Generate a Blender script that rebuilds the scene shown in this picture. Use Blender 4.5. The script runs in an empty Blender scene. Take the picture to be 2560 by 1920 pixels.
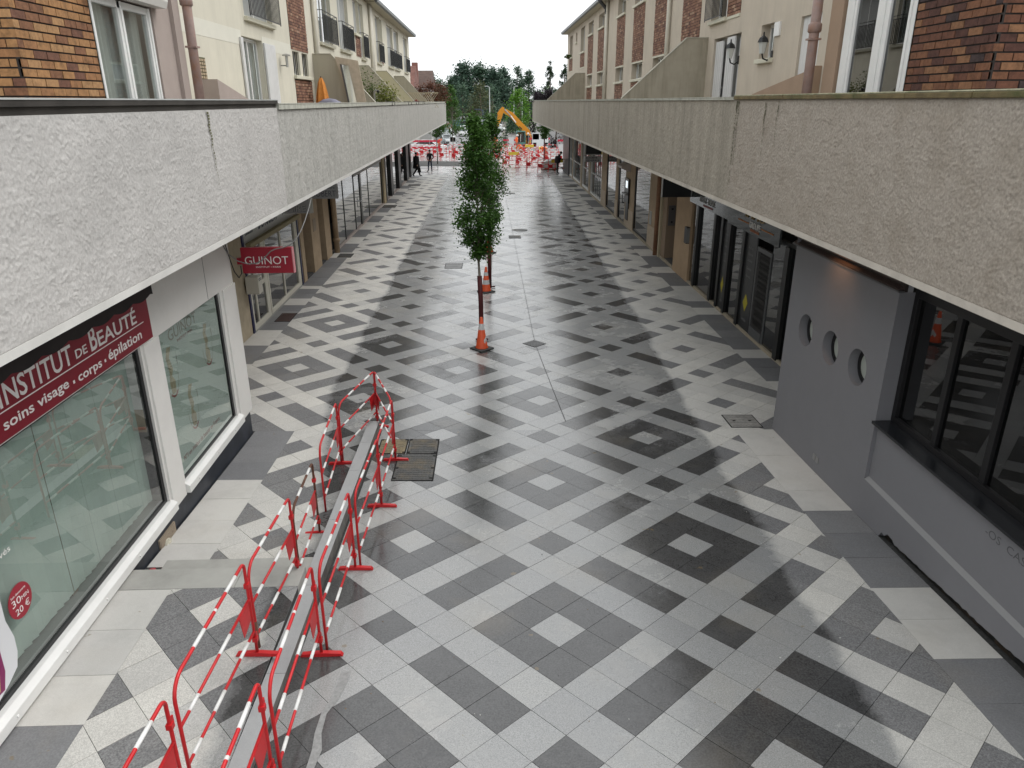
import bpy, bmesh, math, random
import numpy as np
from mathutils import Vector, Matrix
R = math.radians
random.seed(7); rng = np.random.default_rng(11)
S = bpy.context.scene; C = S.collection

# ------------------------------------------------------------------ camera
CAMZ = 5.292
cam = bpy.data.cameras.new('camera'); cam_o = bpy.data.objects.new('camera', cam); C.objects.link(cam_o)
cam.sensor_width = 36.0; cam.lens = 36.0*1833.3/2560.0; cam.clip_start = 0.05; cam.clip_end = 3000
cam_o.location = (0, 0, CAMZ)
PITCH, YAW, ROLL = 0.3682, 0.0311, -0.0041
cam_o.rotation_euler = (Matrix.Rotation(-YAW, 3, 'Z') @ Matrix.Rotation(math.pi/2-PITCH, 3, 'X') @ Matrix.Rotation(ROLL, 3, 'Z')).to_euler()
S.camera = cam_o

# ------------------------------------------------------------------ sky, sun, exposure (overcast)
SUN_EL, SUN_AZ = R(52), R(62)          # azimuth measured from +Y towards +X
W = bpy.data.worlds.new('World'); S.world = W; W.use_nodes = True
nt = W.node_tree; nt.nodes.clear()
sky = nt.nodes.new('ShaderNodeTexSky'); sky.sky_type = 'NISHITA'; sky.sun_disc = False
sky.sun_elevation = SUN_EL; sky.sun_rotation = SUN_AZ; sky.air_density = 1.0; sky.dust_density = 6.0; sky.ozone_density = 1.0
hs = nt.nodes.new('ShaderNodeHueSaturation'); hs.inputs['Saturation'].default_value = 0.12
bg = nt.nodes.new('ShaderNodeBackground'); bg.inputs['Strength'].default_value = 0.13
wo = nt.nodes.new('ShaderNodeOutputWorld')
veil = nt.nodes.new('ShaderNodeMix'); veil.data_type = 'RGBA'; veil.inputs[0].default_value = .8; veil.inputs[7].default_value = (7.4, 7.6, 7.75, 1)   # even cloud cover
nt.links.new(sky.outputs[0], hs.inputs['Color']); nt.links.new(hs.outputs[0], veil.inputs[6]); nt.links.new(veil.outputs[2], bg.inputs['Color']); nt.links.new(bg.outputs[0], wo.inputs['Surface'])
sl = bpy.data.lights.new('sun', 'SUN'); sl.energy = 0.9; sl.angle = R(35); sl.color = (1, .975, .94)
so = bpy.data.objects.new('sun', sl); C.objects.link(so)
sd = Vector((math.sin(SUN_AZ)*math.cos(SUN_EL), math.cos(SUN_AZ)*math.cos(SUN_EL), math.sin(SUN_EL)))
so.rotation_euler = sd.to_track_quat('Z', 'Y').to_euler(); so.location = (20, 10, 40)
S.view_settings.view_transform = 'Standard'; S.view_settings.look = 'None'
S.view_settings.gamma = 1; S.view_settings.use_curve_mapping = False
S.view_settings.exposure = 0.68
S.cycles.use_denoising = True; S.cycles.max_bounces = 8; S.cycles.transparent_max_bounces = 16
S.cycles.caustics_reflective = False; S.cycles.caustics_refractive = False

# ------------------------------------------------------------------ helpers: materials
MATS = {}
def _node(t, typ, **k):
    n = t.nodes.new(typ)
    for a, b in k.items(): setattr(n, a, b)
    return n
def mat(name, col, rough=.7, spec=.4, metal=0.0, var=.0, vscale=3.0, bump=0.0, bscale=60.0, dirt=0.0, dscale=1.2, dcol=None,
        streak=0.0, coat=0.0, emit=None, stretch=None):
    """plain principled with procedural tone variation, dirt patches, vertical streaks and bump"""
    if name in MATS: return MATS[name]
    m = bpy.data.materials.new(name); m.use_nodes = True; t = m.node_tree
    b = t.nodes['Principled BSDF']
    b.inputs['Roughness'].default_value = rough; b.inputs['Metallic'].default_value = metal
    b.inputs['Specular IOR Level'].default_value = spec; b.inputs['Coat Weight'].default_value = coat
    g = _node(t, 'ShaderNodeNewGeometry')
    cur = None
    base = _node(t, 'ShaderNodeRGB'); base.outputs[0].default_value = (*col, 1); cur = base.outputs[0]
    def noise(scale, detail=5, vec=None, rough=.6):
        n = _node(t, 'ShaderNodeTexNoise'); n.inputs['Scale'].default_value = scale; n.inputs['Detail'].default_value = detail
        n.inputs['Roughness'].default_value = rough
        t.links.new(vec or g.outputs['Position'], n.inputs['Vector']); return n.outputs['Fac']
    def mixm(fac, a, c2, mode='MIX'):
        x = _node(t, 'ShaderNodeMix', data_type='RGBA', blend_type=mode)
        if isinstance(fac, float): x.inputs[0].default_value = fac
        else: t.links.new(fac, x.inputs[0])
        t.links.new(a, x.inputs[6])
        if isinstance(c2, tuple): x.inputs[7].default_value = (*c2, 1)
        else: t.links.new(c2, x.inputs[7])
        return x.outputs[2]
    def ramp(v, a, bb, lo=0.0, hi=1.0):
        x = _node(t, 'ShaderNodeMapRange'); x.inputs[1].default_value = a; x.inputs[2].default_value = bb
        x.inputs[3].default_value = lo; x.inputs[4].default_value = hi; t.links.new(v, x.inputs[0]); return x.outputs[0]
    if var:
        f = ramp(noise(vscale), .3, .7, 0., 1.)
        d = tuple(max(0, c*(1-var)) for c in col); l = tuple(min(1, c*(1+var)) for c in col)
        x = _node(t, 'ShaderNodeMix', data_type='RGBA'); t.links.new(f, x.inputs[0]); x.inputs[6].default_value = (*d, 1); x.inputs[7].default_value = (*l, 1)
        cur = x.outputs[2]
    if dirt:
        f = ramp(noise(dscale, 8, rough=.7), .48, .68, 0., dirt)
        cur = mixm(f, cur, dcol or tuple(c*.45 for c in col))
    if streak:
        mp = _node(t, 'ShaderNodeMapping'); mp.inputs['Scale'].default_value = stretch or (5, 5, .22); t.links.new(g.outputs['Position'], mp.inputs['Vector'])
        f = ramp(noise(1.3, 6, mp.outputs[0], .65), .45, .72, 0., streak)
        cur = mixm(f, cur, dcol or tuple(c*.45 for c in col))
    t.links.new(cur, b.inputs['Base Color'])
    if bump:
        n = noise(bscale, 6, rough=.65); bp = _node(t, 'ShaderNodeBump'); bp.inputs['Strength'].default_value = min(1, bump); bp.inputs['Distance'].default_value = .02*max(1, bump)
        t.links.new(n, bp.inputs['Height']); t.links.new(bp.outputs[0], b.inputs['Normal'])
    if emit:
        b.inputs['Emission Color'].default_value = (*emit[0], 1); b.inputs['Emission Strength'].default_value = emit[1]
    MATS[name] = m; return m
def glass(name, tint=(.75, .8, .78), trans=.75, boost=1.9, rough=.0):
    if name in MATS: return MATS[name]
    m = bpy.data.materials.new(name); m.use_nodes = True; t = m.node_tree; t.nodes.clear()
    o = _node(t, 'ShaderNodeOutputMaterial'); tr = _node(t, 'ShaderNodeBsdfTransparent'); gl = _node(t, 'ShaderNodeBsdfGlossy')
    tr.inputs[0].default_value = (*[math.sqrt(c*trans) for c in tint], 1); gl.inputs['Roughness'].default_value = rough
    fr = _node(t, 'ShaderNodeFresnel'); fr.inputs[0].default_value = 1.5
    mu = _node(t, 'ShaderNodeMath', operation='MULTIPLY', use_clamp=True); mu.inputs[1].default_value = boost; t.links.new(fr.outputs[0], mu.inputs[0])
    ge = _node(t, 'ShaderNodeNewGeometry'); iv = _node(t, 'ShaderNodeMath', operation='SUBTRACT'); iv.inputs[0].default_value = 1; t.links.new(ge.outputs['Backfacing'], iv.inputs[1])
    m2 = _node(t, 'ShaderNodeMath', operation='MULTIPLY'); t.links.new(mu.outputs[0], m2.inputs[0]); t.links.new(iv.outputs[0], m2.inputs[1]); mu = m2
    mx = _node(t, 'ShaderNodeMixShader'); t.links.new(mu.outputs[0], mx.inputs[0]); t.links.new(tr.outputs[0], mx.inputs[1]); t.links.new(gl.outputs[0], mx.inputs[2])
    t.links.new(mx.outputs[0], o.inputs[0]); MATS[name] = m; return m
def foliage(name, dark, light, trans=.25):
    if name in MATS: return MATS[name]
    m = bpy.data.materials.new(name); m.use_nodes = True; t = m.node_tree; b = t.nodes['Principled BSDF']
    b.inputs['Roughness'].default_value = .55; b.inputs['Specular IOR Level'].default_value = .25
    a = _node(t, 'ShaderNodeAttribute', attribute_name='tv')
    x = _node(t, 'ShaderNodeMix', data_type='RGBA'); x.inputs[6].default_value = (*dark, 1); x.inputs[7].default_value = (*light, 1)
    t.links.new(a.outputs['Fac'], x.inputs[0]); t.links.new(x.outputs[2], b.inputs['Base Color'])
    tl = _node(t, 'ShaderNodeBsdfTranslucent'); t.links.new(x.outputs[2], tl.inputs[0])
    mx = _node(t, 'ShaderNodeMixShader'); mx.inputs[0].default_value = trans
    o = t.nodes['Material Output']; t.links.new(b.outputs[0], mx.inputs[1]); t.links.new(tl.outputs[0], mx.inputs[2]); t.links.new(mx.outputs[0], o.inputs[0])
    MATS[name] = m; return m

# ------------------------------------------------------------------ helpers: geometry
class MB:
    def __init__(s): s.v = []; s.f = []; s.a = []; s.mi = []; s.m = 0; s.t = .5
    def face(s, pts):
        n = len(s.v); s.v += [tuple(p) for p in pts]; s.f.append(list(range(n, n+len(pts)))); s.a.append(s.t); s.mi.append(s.m)
    def box(s, x0, x1, y0, y1, z0, z1):
        if x0 > x1: x0, x1 = x1, x0
        if y0 > y1: y0, y1 = y1, y0
        if z0 > z1: z0, z1 = z1, z0
        n = len(s.v)
        s.v += [(x0,y0,z0),(x1,y0,z0),(x1,y1,z0),(x0,y1,z0),(x0,y0,z1),(x1,y0,z1),(x1,y1,z1),(x0,y1,z1)]
        for q in ((0,3,2,1),(4,5,6,7),(0,1,5,4),(1,2,6,5),(2,3,7,6),(3,0,4,7)): s.f.append([n+i for i in q]); s.a.append(s.t); s.mi.append(s.m)
        return s
    def wbox(s, w, d0, d1, y0, y1, z0, z1):     # box on a wall w = (X0, sgn): depth d >0 goes into the wall
        return s.box(w[0]+w[1]*d0, w[0]+w[1]*d1, y0, y1, z0, z1)
    def prism(s, poly, axis, a, b):             # extrude a 2D polygon along axis; poly in the two other axes (x,y / x,z / y,z order)
        def P(p, t):
            return {'x': (t, p[0], p[1]), 'y': (p[0], t, p[1]), 'z': (p[0], p[1], t)}[axis]
        n = len(s.v); k = len(poly); s.v += [P(p, a) for p in poly]+[P(p, b) for p in poly]
        fs = [list(range(n, n+k))[::-1], list(range(n+k, n+2*k))]+[[n+i, n+(i+1) % k, n+k+(i+1) % k, n+k+i] for i in range(k)]
        for q in fs: s.f.append(q); s.a.append(s.t); s.mi.append(s.m)
        return s
    def tube(s, pts, r, n=8, caps=True, r2=None):
        pts = [Vector(p) for p in pts]; rings = []
        up = None
        for i, p in enumerate(pts):
            d = (pts[min(i+1, len(pts)-1)]-pts[max(i-1, 0)]).normalized()
            if up is None: up = Vector((0,0,1)) if abs(d.z) < .9 else Vector((1,0,0))
            sd = d.cross(up)
            if sd.length < 1e-4: sd = d.orthogonal()
            sd.normalize(); up = sd.cross(d).normalized()
            rr = r if r2 is None else r+(r2-r)*i/max(1, len(pts)-1)
            rings.append([p+(sd*math.cos(6.2832*j/n)+up*math.sin(6.2832*j/n))*rr for j in range(n)])
        b = len(s.v)
        for q in rings: s.v += [tuple(p) for p in q]
        for i in range(len(rings)-1):
            for j in range(n):
                s.f.append([b+i*n+j, b+i*n+(j+1) % n, b+(i+1)*n+(j+1) % n, b+(i+1)*n+j]); s.a.append(s.t); s.mi.append(s.m)
        if caps:
            for q in (list(range(b, b+n))[::-1], list(range(b+(len(rings)-1)*n, b+len(rings)*n))): s.f.append(q); s.a.append(s.t); s.mi.append(s.m)
        return s
    def lathe(s, prof, cx, cy, n=16, close=True):   # prof: list of (radius, z)
        b = len(s.v)
        for r, z in prof: s.v += [(cx+r*math.cos(6.2832*j/n), cy+r*math.sin(6.2832*j/n), z) for j in range(n)]
        for i in range(len(prof)-1):
            for j in range(n): s.f.append([b+i*n+j, b+i*n+(j+1) % n, b+(i+1)*n+(j+1) % n, b+(i+1)*n+j]); s.a.append(s.t); s.mi.append(s.m)
        if close:
            for q in (list(range(b, b+n))[::-1], list(range(b+(len(prof)-1)*n, b+len(prof)*n))): s.f.append(q); s.a.append(s.t); s.mi.append(s.m)
        return s
    def ball(s, c, r, n=10, sq=(1,1,1)):
        prof = [(r*math.sin(math.pi*i/n), -r*math.cos(math.pi*i/n)) for i in range(n+1)]
        b = len(s.v); s.lathe([(max(p, 1e-4), z) for p, z in prof], 0, 0, n+2)
        for i in range(b, len(s.v)):
            v = s.v[i]; s.v[i] = (c[0]+v[0]*sq[0], c[1]+v[1]*sq[1], c[2]+v[2]*sq[2])
        return s
    def mesh(s, name, off=(0,0,0), smooth=False):
        me = bpy.data.meshes.new(name)
        o = off; me.from_pydata([(v[0]-o[0], v[1]-o[1], v[2]-o[2]) for v in s.v], [], s.f); me.update()
        at = me.attributes.new('tv', 'FLOAT', 'FACE'); at.data.foreach_set('value', s.a)
        me.polygons.foreach_set('material_index', s.mi)
        if smooth: me.polygons.foreach_set('use_smooth', [True]*len(me.polygons))
        return me
ORG = {}
def obj(name, mb, m, parent=None, smooth=False, loc=None, label=None, kind=None, bevel=0):
    """one mesh object. World coordinates in mb; parent (if any) keeps the thing's origin."""
    off = ORG.get(parent.name, (0,0,0)) if parent else (loc or (0,0,0))
    me = mb.mesh(name, off, smooth) if isinstance(mb, MB) else mb
    for mm in (m if isinstance(m, (list, tuple)) else [m]): me.materials.append(mm)
    o = bpy.data.objects.new(name, me); C.objects.link(o)
    if parent: o.parent = parent; ORG[o.name] = off
    else: o.location = off; ORG[o.name] = off
    if label: o['label'] = label
    if kind: o['kind'] = kind
    if bevel:
        b = o.modifiers.new('bevel', 'BEVEL'); b.width = bevel; b.segments = 2; b.limit_method = 'ANGLE'
    return o
def tag(o, label, cat, group=None):
    o['label'] = label; o['category'] = cat
    if group: o['group'] = group
    return o
def thing(name, label, cat, loc=(0,0,0), group=None, rotz=0):
    o = bpy.data.objects.new(name, None); C.objects.link(o); o.location = loc; o.rotation_euler = (0,0,rotz)
    o.empty_display_size = .2; ORG[o.name] = tuple(loc); return tag(o, label, cat, group)
def copy_tree(src, loc, rotz=None, label=None, group=None):
    kids = {}
    r = src.copy(); C.objects.link(r); r.location = loc
    if rotz is not None: r.rotation_euler = (0,0,rotz)
    if label: r['label'] = label
    if group: r['group'] = group
    def rec(a, b):
        for ch in CH.get(a.name, []):
            c = ch.copy(); C.objects.link(c); c.parent = b; rec(ch, c)
    CH = {}
    for o in C.objects:
        if o.parent: CH.setdefault(o.parent.name, []).append(o)
    rec(src, r); return r
ORIENT = {'L': ((0,1,0),(0,0,1),(1,0,0)), 'R': ((0,-1,0),(0,0,1),(-1,0,0)), 'F': ((1,0,0),(0,0,1),(0,-1,0))}
def text(name, body, org, w, h, orient, m, parent, ext=.003, skew=0, spacing=1.0, offset=0.0, kind=None):
    """lettering as a mesh, fitted into a w x h box whose lower left corner is org"""
    cu = bpy.data.curves.new('t', 'FONT'); cu.body = body; cu.extrude = .02; cu.space_character = spacing; cu.resolution_u = 3; cu.offset = offset
    to = bpy.data.objects.new('t', cu); C.objects.link(to)
    dg = bpy.context.evaluated_depsgraph_get(); me = bpy.data.meshes.new_from_object(to.evaluated_get(dg))
    bpy.data.objects.remove(to); bpy.data.curves.remove(cu)
    co = np.empty(len(me.vertices)*3); me.vertices.foreach_get('co', co); co = co.reshape(-1, 3)
    lo, hi = co.min(0), co.max(0); n = (co-lo)/np.maximum(hi-lo, 1e-6)
    ax, ay, az = [np.array(v, float) for v in ORIENT[orient]] if isinstance(orient, str) else [np.array(v, float) for v in orient]
    off = np.array(ORG.get(parent.name, (0,0,0)) if parent else (0,0,0))
    P = np.array(org)-off+np.outer(n[:,0]*w+skew*n[:,1]*h, ax)+np.outer(n[:,1]*h, ay)+np.outer(n[:,2]*ext, az)
    me.vertices.foreach_set('co', P.ravel()); me.update(); me.name = name
    me.materials.clear(); me.materials.append(m)
    o = bpy.data.objects.new(name, me); C.objects.link(o)
    if parent: o.parent = parent; ORG[o.name] = tuple(off)
    return o
def clip_rect(poly, x0, x1, y0, y1):
    def cl(p, ax, val, keep):
        out = []
        for i in range(len(p)):
            a, b = p[i-1], p[i]; ia = keep(a[ax], val); ib = keep(b[ax], val)
            if ia != ib:
                t = (val-a[ax])/(b[ax]-a[ax]); out.append((a[0]+(b[0]-a[0])*t, a[1]+(b[1]-a[1])*t))
            if ib: out.append(b)
        return out
    for ax, v, k in ((0, x0, lambda c, q: c >= q), (0, x1, lambda c, q: c <= q), (1, y0, lambda c, q: c >= q), (1, y1, lambda c, q: c <= q)):
        if len(poly) < 3: return []
        poly = cl(poly, ax, v, k)
    return poly
def wall(name, w, y0, y1, z0, z1, holes, m, parent, depth=.2, ends=True):
    """wall face at X=w[0] with recessed openings (reveals of the given depth)"""
    mb = MB(); X, sg = w
    ys = sorted({y0, y1, *[min(max(h[i], y0), y1) for h in holes for i in (0, 1)]}); zs = sorted({z0, z1, *[min(max(h[i], z0), z1) for h in holes for i in (2, 3)]})
    for i in range(len(ys)-1):
        for j in range(len(zs)-1):
            cy, cz = (ys[i]+ys[i+1])/2, (zs[j]+zs[j+1])/2
            if any(h[0] < cy < h[1] and h[2] < cz < h[3] for h in holes): continue
            q = [(X, ys[i], zs[j]), (X, ys[i+1], zs[j]), (X, ys[i+1], zs[j+1]), (X, ys[i], zs[j+1])]
            mb.face(q if sg < 0 else q[::-1])
    xi = X+sg*depth
    for a, b, c, d in [h[:4] for h in holes]:
        mb.face([(X,a,c),(xi,a,c),(xi,a,d),(X,a,d)]); mb.face([(X,b,c),(X,b,d),(xi,b,d),(xi,b,c)])
        mb.face([(X,a,c),(X,b,c),(xi,b,c),(xi,a,c)]); mb.face([(X,a,d),(xi,a,d),(xi,b,d),(X,b,d)])
    if ends:
        for yy in (y0, y1): mb.face([(X,yy,z0),(X+sg*3,yy,z0),(X+sg*3,yy,z1),(X,yy,z1)])
        mb.face([(X,y0,z1),(X,y1,z1),(X+sg*3,y1,z1),(X+sg*3,y0,z1)])
    return obj(name, mb, m, parent)
def gz(X, Y):                                   # height of the paving: falls away from the camera, slight cross-fall
    d = min(Y, 16.87)/4.99-1.4
    return CAMZ+4.99*(-1-.0613*d+.0155*d*d)-.0149*X
# ================================================================== SETTING: ground and paving
def stone(name, dry, wet, speck, gloss_dry, gloss_wet, sscale=140.):
    """paving stone: speckled, soiled; darker and smoother where rain has wetted it (between the two eaves and out in the open)"""
    m = bpy.data.materials.new(name); m.use_nodes = True; t = m.node_tree; b = t.nodes['Principled BSDF']
    g = _node(t, 'ShaderNodeNewGeometry'); L = t.links.new
    sx = _node(t, 'ShaderNodeSeparateXYZ'); L(g.outputs['Position'], sx.inputs[0])
    def M(op, a, bb=None, c=None, clamp=False):
        n = _node(t, 'ShaderNodeMath', operation=op, use_clamp=clamp)
        for i, v in enumerate((a, bb, c)):
            if v is None: continue
            if isinstance(v, (int, float)): n.inputs[i].default_value = v
            else: L(v, n.inputs[i])
        return n.outputs[0]
    def noise(sc, det=5, ro=.6):
        n = _node(t, 'ShaderNodeTexNoise'); n.inputs['Scale'].default_value = sc; n.inputs['Detail'].default_value = det; n.inputs['Roughness'].default_value = ro
        L(g.outputs['Position'], n.inputs['Vector']); return n.outputs['Fac']
    def MR(v, a, bb, lo=0., hi=1., sm=False):
        n = _node(t, 'ShaderNodeMapRange'); n.inputs[1].default_value = a; n.inputs[2].default_value = bb; n.inputs[3].default_value = lo; n.inputs[4].default_value = hi
        if sm: n.interpolation_type = 'SMOOTHSTEP'
        L(v, n.inputs[0]); return n.outputs[0]
    X, Y = sx.outputs[0], sx.outputs[1]
    n1 = noise(1.1, 6); wob = M('MULTIPLY', M('SUBTRACT', n1, .5), .5)
    n2 = noise(9., 8, .75); wob2 = M('MULTIPLY', M('SUBTRACT', n2, .5), .22)
    xw = M('ADD', X, M('ADD', wob, wob2))
    wl = MR(M('ADD', xw, MR(Y, 8.5, 13, -.8, 0.)), -3.16, -2.98, sm=True)
    xr = M('MINIMUM', M('MULTIPLY_ADD', Y, .05, 3.02), M('MULTIPLY_ADD', Y, .023, 3.5))
    wr = MR(M('SUBTRACT', xr, xw), -.08, .1, sm=True)
    far = MR(Y, 52, 60)
    wet = M('MAXIMUM', M('MULTIPLY', wl, wr), far, clamp=True)
    dryp = MR(noise(.55, 7, .7), .36, .47)                     # half dried patches inside the wet zone
    wet = M('MULTIPLY', wet, M('MULTIPLY_ADD', dryp, .3, .7))
    tv = _node(t, 'ShaderNodeAttribute', attribute_name='tv').outputs['Fac']
    sp = MR(noise(sscale, 3, .8), .38, .62); so_ = MR(noise(2.3, 8, .75), .45, .72); br = MR(noise(.8, 4), .55, .75)
    def RGB(c):
        n = _node(t, 'ShaderNodeRGB'); n.outputs[0].default_value = (*c, 1); return n.outputs[0]
    def MIX(f, a, c, mode='MIX'):
        n = _node(t, 'ShaderNodeMix', data_type='RGBA', blend_type=mode)
        if isinstance(f, (int, float)): n.inputs[0].default_value = f
        else: L(f, n.inputs[0])
        L(a, n.inputs[6]); L(c, n.inputs[7]); return n.outputs[2]
    lo = tuple(c*(1-speck) for c in dry); hi = tuple(min(1, c*(1+speck)) for c in dry)
    cd = MIX(sp, RGB(lo), RGB(hi)); lo = tuple(c*(1-speck*1.15) for c in wet_cols[name]); hi = tuple(c*(1+speck*1.15) for c in wet_cols[name])
    cw = MIX(sp, RGB(lo), RGB(hi))
    col = MIX(wet, cd, cw)
    col = MIX(M('MULTIPLY', so_, .35), col, RGB(tuple(c*.62 for c in dry)))
    col = MIX(M('MULTIPLY', br, .16), col, RGB((.34, .28, .19)))
    spots = MR(noise(6.5, 2), .735, .76); col = MIX(M('MULTIPLY', spots, .5), col, RGB((.21, .15, .07)))
    bright = MIX(1.0, col, MIX(tv, RGB((.88, .88, .89)), RGB((1.10, 1.09, 1.07))), 'MULTIPLY')
    L(bright, b.inputs['Base Color'])
    ro = M('ADD', M('MULTIPLY_ADD', wet, gloss_wet-gloss_dry, gloss_dry), M('MULTIPLY', M('SUBTRACT', n2, .5), .16)); L(ro, b.inputs['Roughness'])
    L(M('MULTIPLY_ADD', wet, .5, .3), b.inputs['Specular IOR Level'])
    bp = _node(t, 'ShaderNodeBump'); L(M('MULTIPLY_ADD', wet, -.24, .3), bp.inputs['Strength']); bp.inputs['Distance'].default_value = .003; L(noise(sscale*.7, 4, .7), bp.inputs['Height'])
    L(bp.outputs[0], b.inputs['Normal']); MATS[name] = m; return m
wet_cols = {'light_granite': (.29, .294, .292), 'dark_stone': (.058, .058, .058), 'light_slab': (.30, .30, .29), 'dark_slab': (.1, .1, .104)}
M_LT = stone('light_granite', (.54, .53, .50), None, .22, .8, .22, 95.)
M_DK = stone('dark_stone', (.19, .19, .192), None, .34, .75, .18, 60.)
M_LS = stone('light_slab', (.56, .55, .52), None, .06, .8, .35)
M_DS = stone('dark_slab', (.20, .202, .208), None, .12, .8, .35, 60.)
M_BED = mat('joint_mortar', (.05, .05, .048), .9, var=.4, vscale=20)

mb = MB(); G = 900
mb.face([(-G, -60, -.55), (G, -60, -.55), (G, 1500, -.55), (-G, 1500, -.55)])
obj('ground', mb, mat('bare_ground', (.16, .15, .13), .95, var=.3, vscale=.3), kind='structure')
# bed of the paving (visible in the joints)
mb = MB(); xs = [-7, -5.7, -1.95, 0, 2, 4.15, 7]; ys = [-4]+[2.5+.7*i for i in range(24)]+[20, 30, 45, 72]
for i in range(len(xs)-1):
    for j in range(len(ys)-1):
        P = [(xs[i], ys[j]), (xs[i+1], ys[j]), (xs[i+1], ys[j+1]), (xs[i], ys[j+1])]
        mb.face([(x, y, gz(x, max(y, 2.5))-.014) for x, y in P])
pave = obj('pavement', mb, M_BED, kind='structure')

TH, TS, OX, OY = .7409, .4002, .6342, 5.9476
ct, st_ = math.cos(TH), math.sin(TH)
def is_dark(u, v):
    a = (u+2) % 6-2; c = (v+2) % 6-2          # -2..3
    if abs(a) <= 1 and abs(c) <= 1: return (a == 0 and c == 0) if u-a >= 18 else not (a == 0 and c == 0)      # further up the street the rings shrink to single stones
    if a == 3 and abs(c) <= 1 or c == 3 and abs(a) <= 1: return True
    return a == 3 and c == 3
PLAT_Z = CAMZ-4.73
ZONES = [(-1.84, 4.155, 2.6, 11.3, None), (-3.3, -2.05, 7.18, 11.3, 'low'), (-3.36, -2.05, 2.6, 6.47, 'plat'), (-5.07, 5.62, 11.3, 66.0, None)]
def zh(x, y, k):
    if k == 'plat': return PLAT_Z
    if k == 'low': return gz(x, y)
    return gz(x, y)
tiles = []
for u in range(-60, 140):
    for v in range(-60, 140):
        cx, cy = OX+TS*(u*ct-v*st_), OY+TS*(u*st_+v*ct)
        if not (-6 < cx < 6.5 and 2 < cy < 66.5): continue
        h = TS/2-(.0022 if cy < 25 else .003)
        sq = [(cx+h*(a*ct-b*st_), cy+h*(a*st_+b*ct)) for a, b in ((-1,-1),(1,-1),(1,1),(-1,1))]
        for z in ZONES:
            p = clip_rect(sq, *z[:4])
            if len(p) >= 3: tiles.append((cy, p, is_dark(u, v), z[4]))
def border(x0, x1, ys, dark, k=None):
    for a, b_, d in zip(ys[:-1], ys[1:], dark): tiles.append((a, [(x0+.002, a+.002), (x1-.002, a+.002), (x1-.002, b_-.002), (x0+.002, b_-.002)], 2+d, k))
# slabs along the walls, 0.6 m each
border(4.155, 4.83, [2.95, 3.55, 4.2, 4.81, 5.41, 6.03, 6.61, 7.24, 7.82, 8.42, 9.02, 9.62, 10.23, 11.3], [0, 1, 1, 1, 0, 0, 1, 1, 1, 0, 0, 0, 0])
border(-3.95, -3.3, [7.18, 7.7, 8.28, 8.88, 9.47, 10.07, 10.66, 11.3], [0, 0, 0, 0, 1, 1, 1], 'low')
border(-3.95, -3.36, [2.9, 3.5, 4.09, 4.69, 5.25, 5.85, 6.47], [1, 1, 1, 0, 0, 0], 'plat')
ysl = [11.3, 11.85, 12.5, 13.1, 13.7, 14.3, 14.9, 15.5, 16.2, 16.8, 17.42, 18.0, 18.6, 19.2, 19.78, 20.5, 21.08, 21.65, 22.03, 22.6, 23.2, 23.8, 24.7, 25.5, 26.31, 27.3, 28.28, 29.1, 29.85, 30.6, 31.3, 32.5, 33.7, 34.6, 35.55, 36.6, 37.8]
dkl = [0, 1, 1, 1, 0, 0, 1, 1, 0, 0, 1, 1, 1, 1, 0, 1, 1, 0, 1, 1, 1, 1, 1, 1, 0, 1, 1, 0, 0, 1, 1, 0, 0, 1, 1, 0]
while ysl[-1] < 65: ysl.append(ysl[-1]+.9); dkl.append(int((len(ysl)//2) % 2))
border(-5.7, -5.07, ysl, dkl)
ysr = [11.3, 11.95, 12.6, 13.2, 13.8, 14.65, 15.3, 15.92, 16.9, 17.46, 18.1, 18.9, 19.6, 20.31, 21.53, 22.2, 23.0, 24.05, 25.0, 25.9, 26.9, 28.25, 29.0, 30.5, 31.8, 33.1, 34.76, 36.1, 37.5, 39.0, 40.4, 41.83]
dkr = [1, 1, 0, 0, 1, 1, 0, 1, 1, 1, 1, 0, 1, 0, 0, 1, 1, 0, 1, 1, 0, 1, 0, 1, 0, 1, 1, 0, 1, 0, 1]
while ysr[-1] < 65: ysr.append(ysr[-1]+1.5); dkr.append(len(ysr) % 2)
border(5.62, 6.3, ysr, dkr)
def add_tile(mb, p, k, skirt):
    tz = random.uniform(-.0012, .0012); sx, sy = random.gauss(0, .0018), random.gauss(0, .0018)
    cx = sum(q[0] for q in p)/len(p); cy = sum(q[1] for q in p)/len(p)
    top = [(x, y, zh(x, y, k)+tz+sx*(x-cx)+sy*(y-cy)) for x, y in p]
    mb.t = min(1, max(0, random.gauss(.5, .22)))
    mb.face(top)
    if skirt:
        for i in range(len(p)):
            a, b_ = top[i-1], top[i]; mb.face([a, (a[0], a[1], a[2]-.022), (b_[0], b_[1], b_[2]-.022), b_])
TM = {False: ('paving_tile', M_LT), True: ('paving_tile', M_DK), 2: ('border_slab', M_LS), 3: ('border_slab', M_DS)}
def area(p): return abs(sum(p[i-1][0]*p[i][1]-p[i][0]*p[i-1][1] for i in range(len(p))))/2
def seen(t):
    p = t[1]; cx = sum(q[0] for q in p)/len(p); cy = sum(q[1] for q in p)/len(p)
    z = zh(cx, cy, t[3])-CAMZ; d = cy*math.cos(PITCH)-z*math.sin(PITCH); u_ = cy*math.sin(PITCH)+z*math.cos(PITCH)
    if abs(cx/d-YAW) > .72 or u_/d < -.55: return 0
    return area(p)*abs(z)/d**3
tiles.sort(key=seen, reverse=True)
near, rest = tiles[:300], tiles[300:]
for c, p, d, k in near:
    mb = MB(); add_tile(mb, p, k, True); obj(TM[d][0], mb, TM[d][1], pave)
mbs = {False: MB(), True: MB(), 2: MB(), 3: MB()}
for c, p, d, k in rest: add_tile(mbs[d], p, k, c < 30)
allm = MB()
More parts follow.
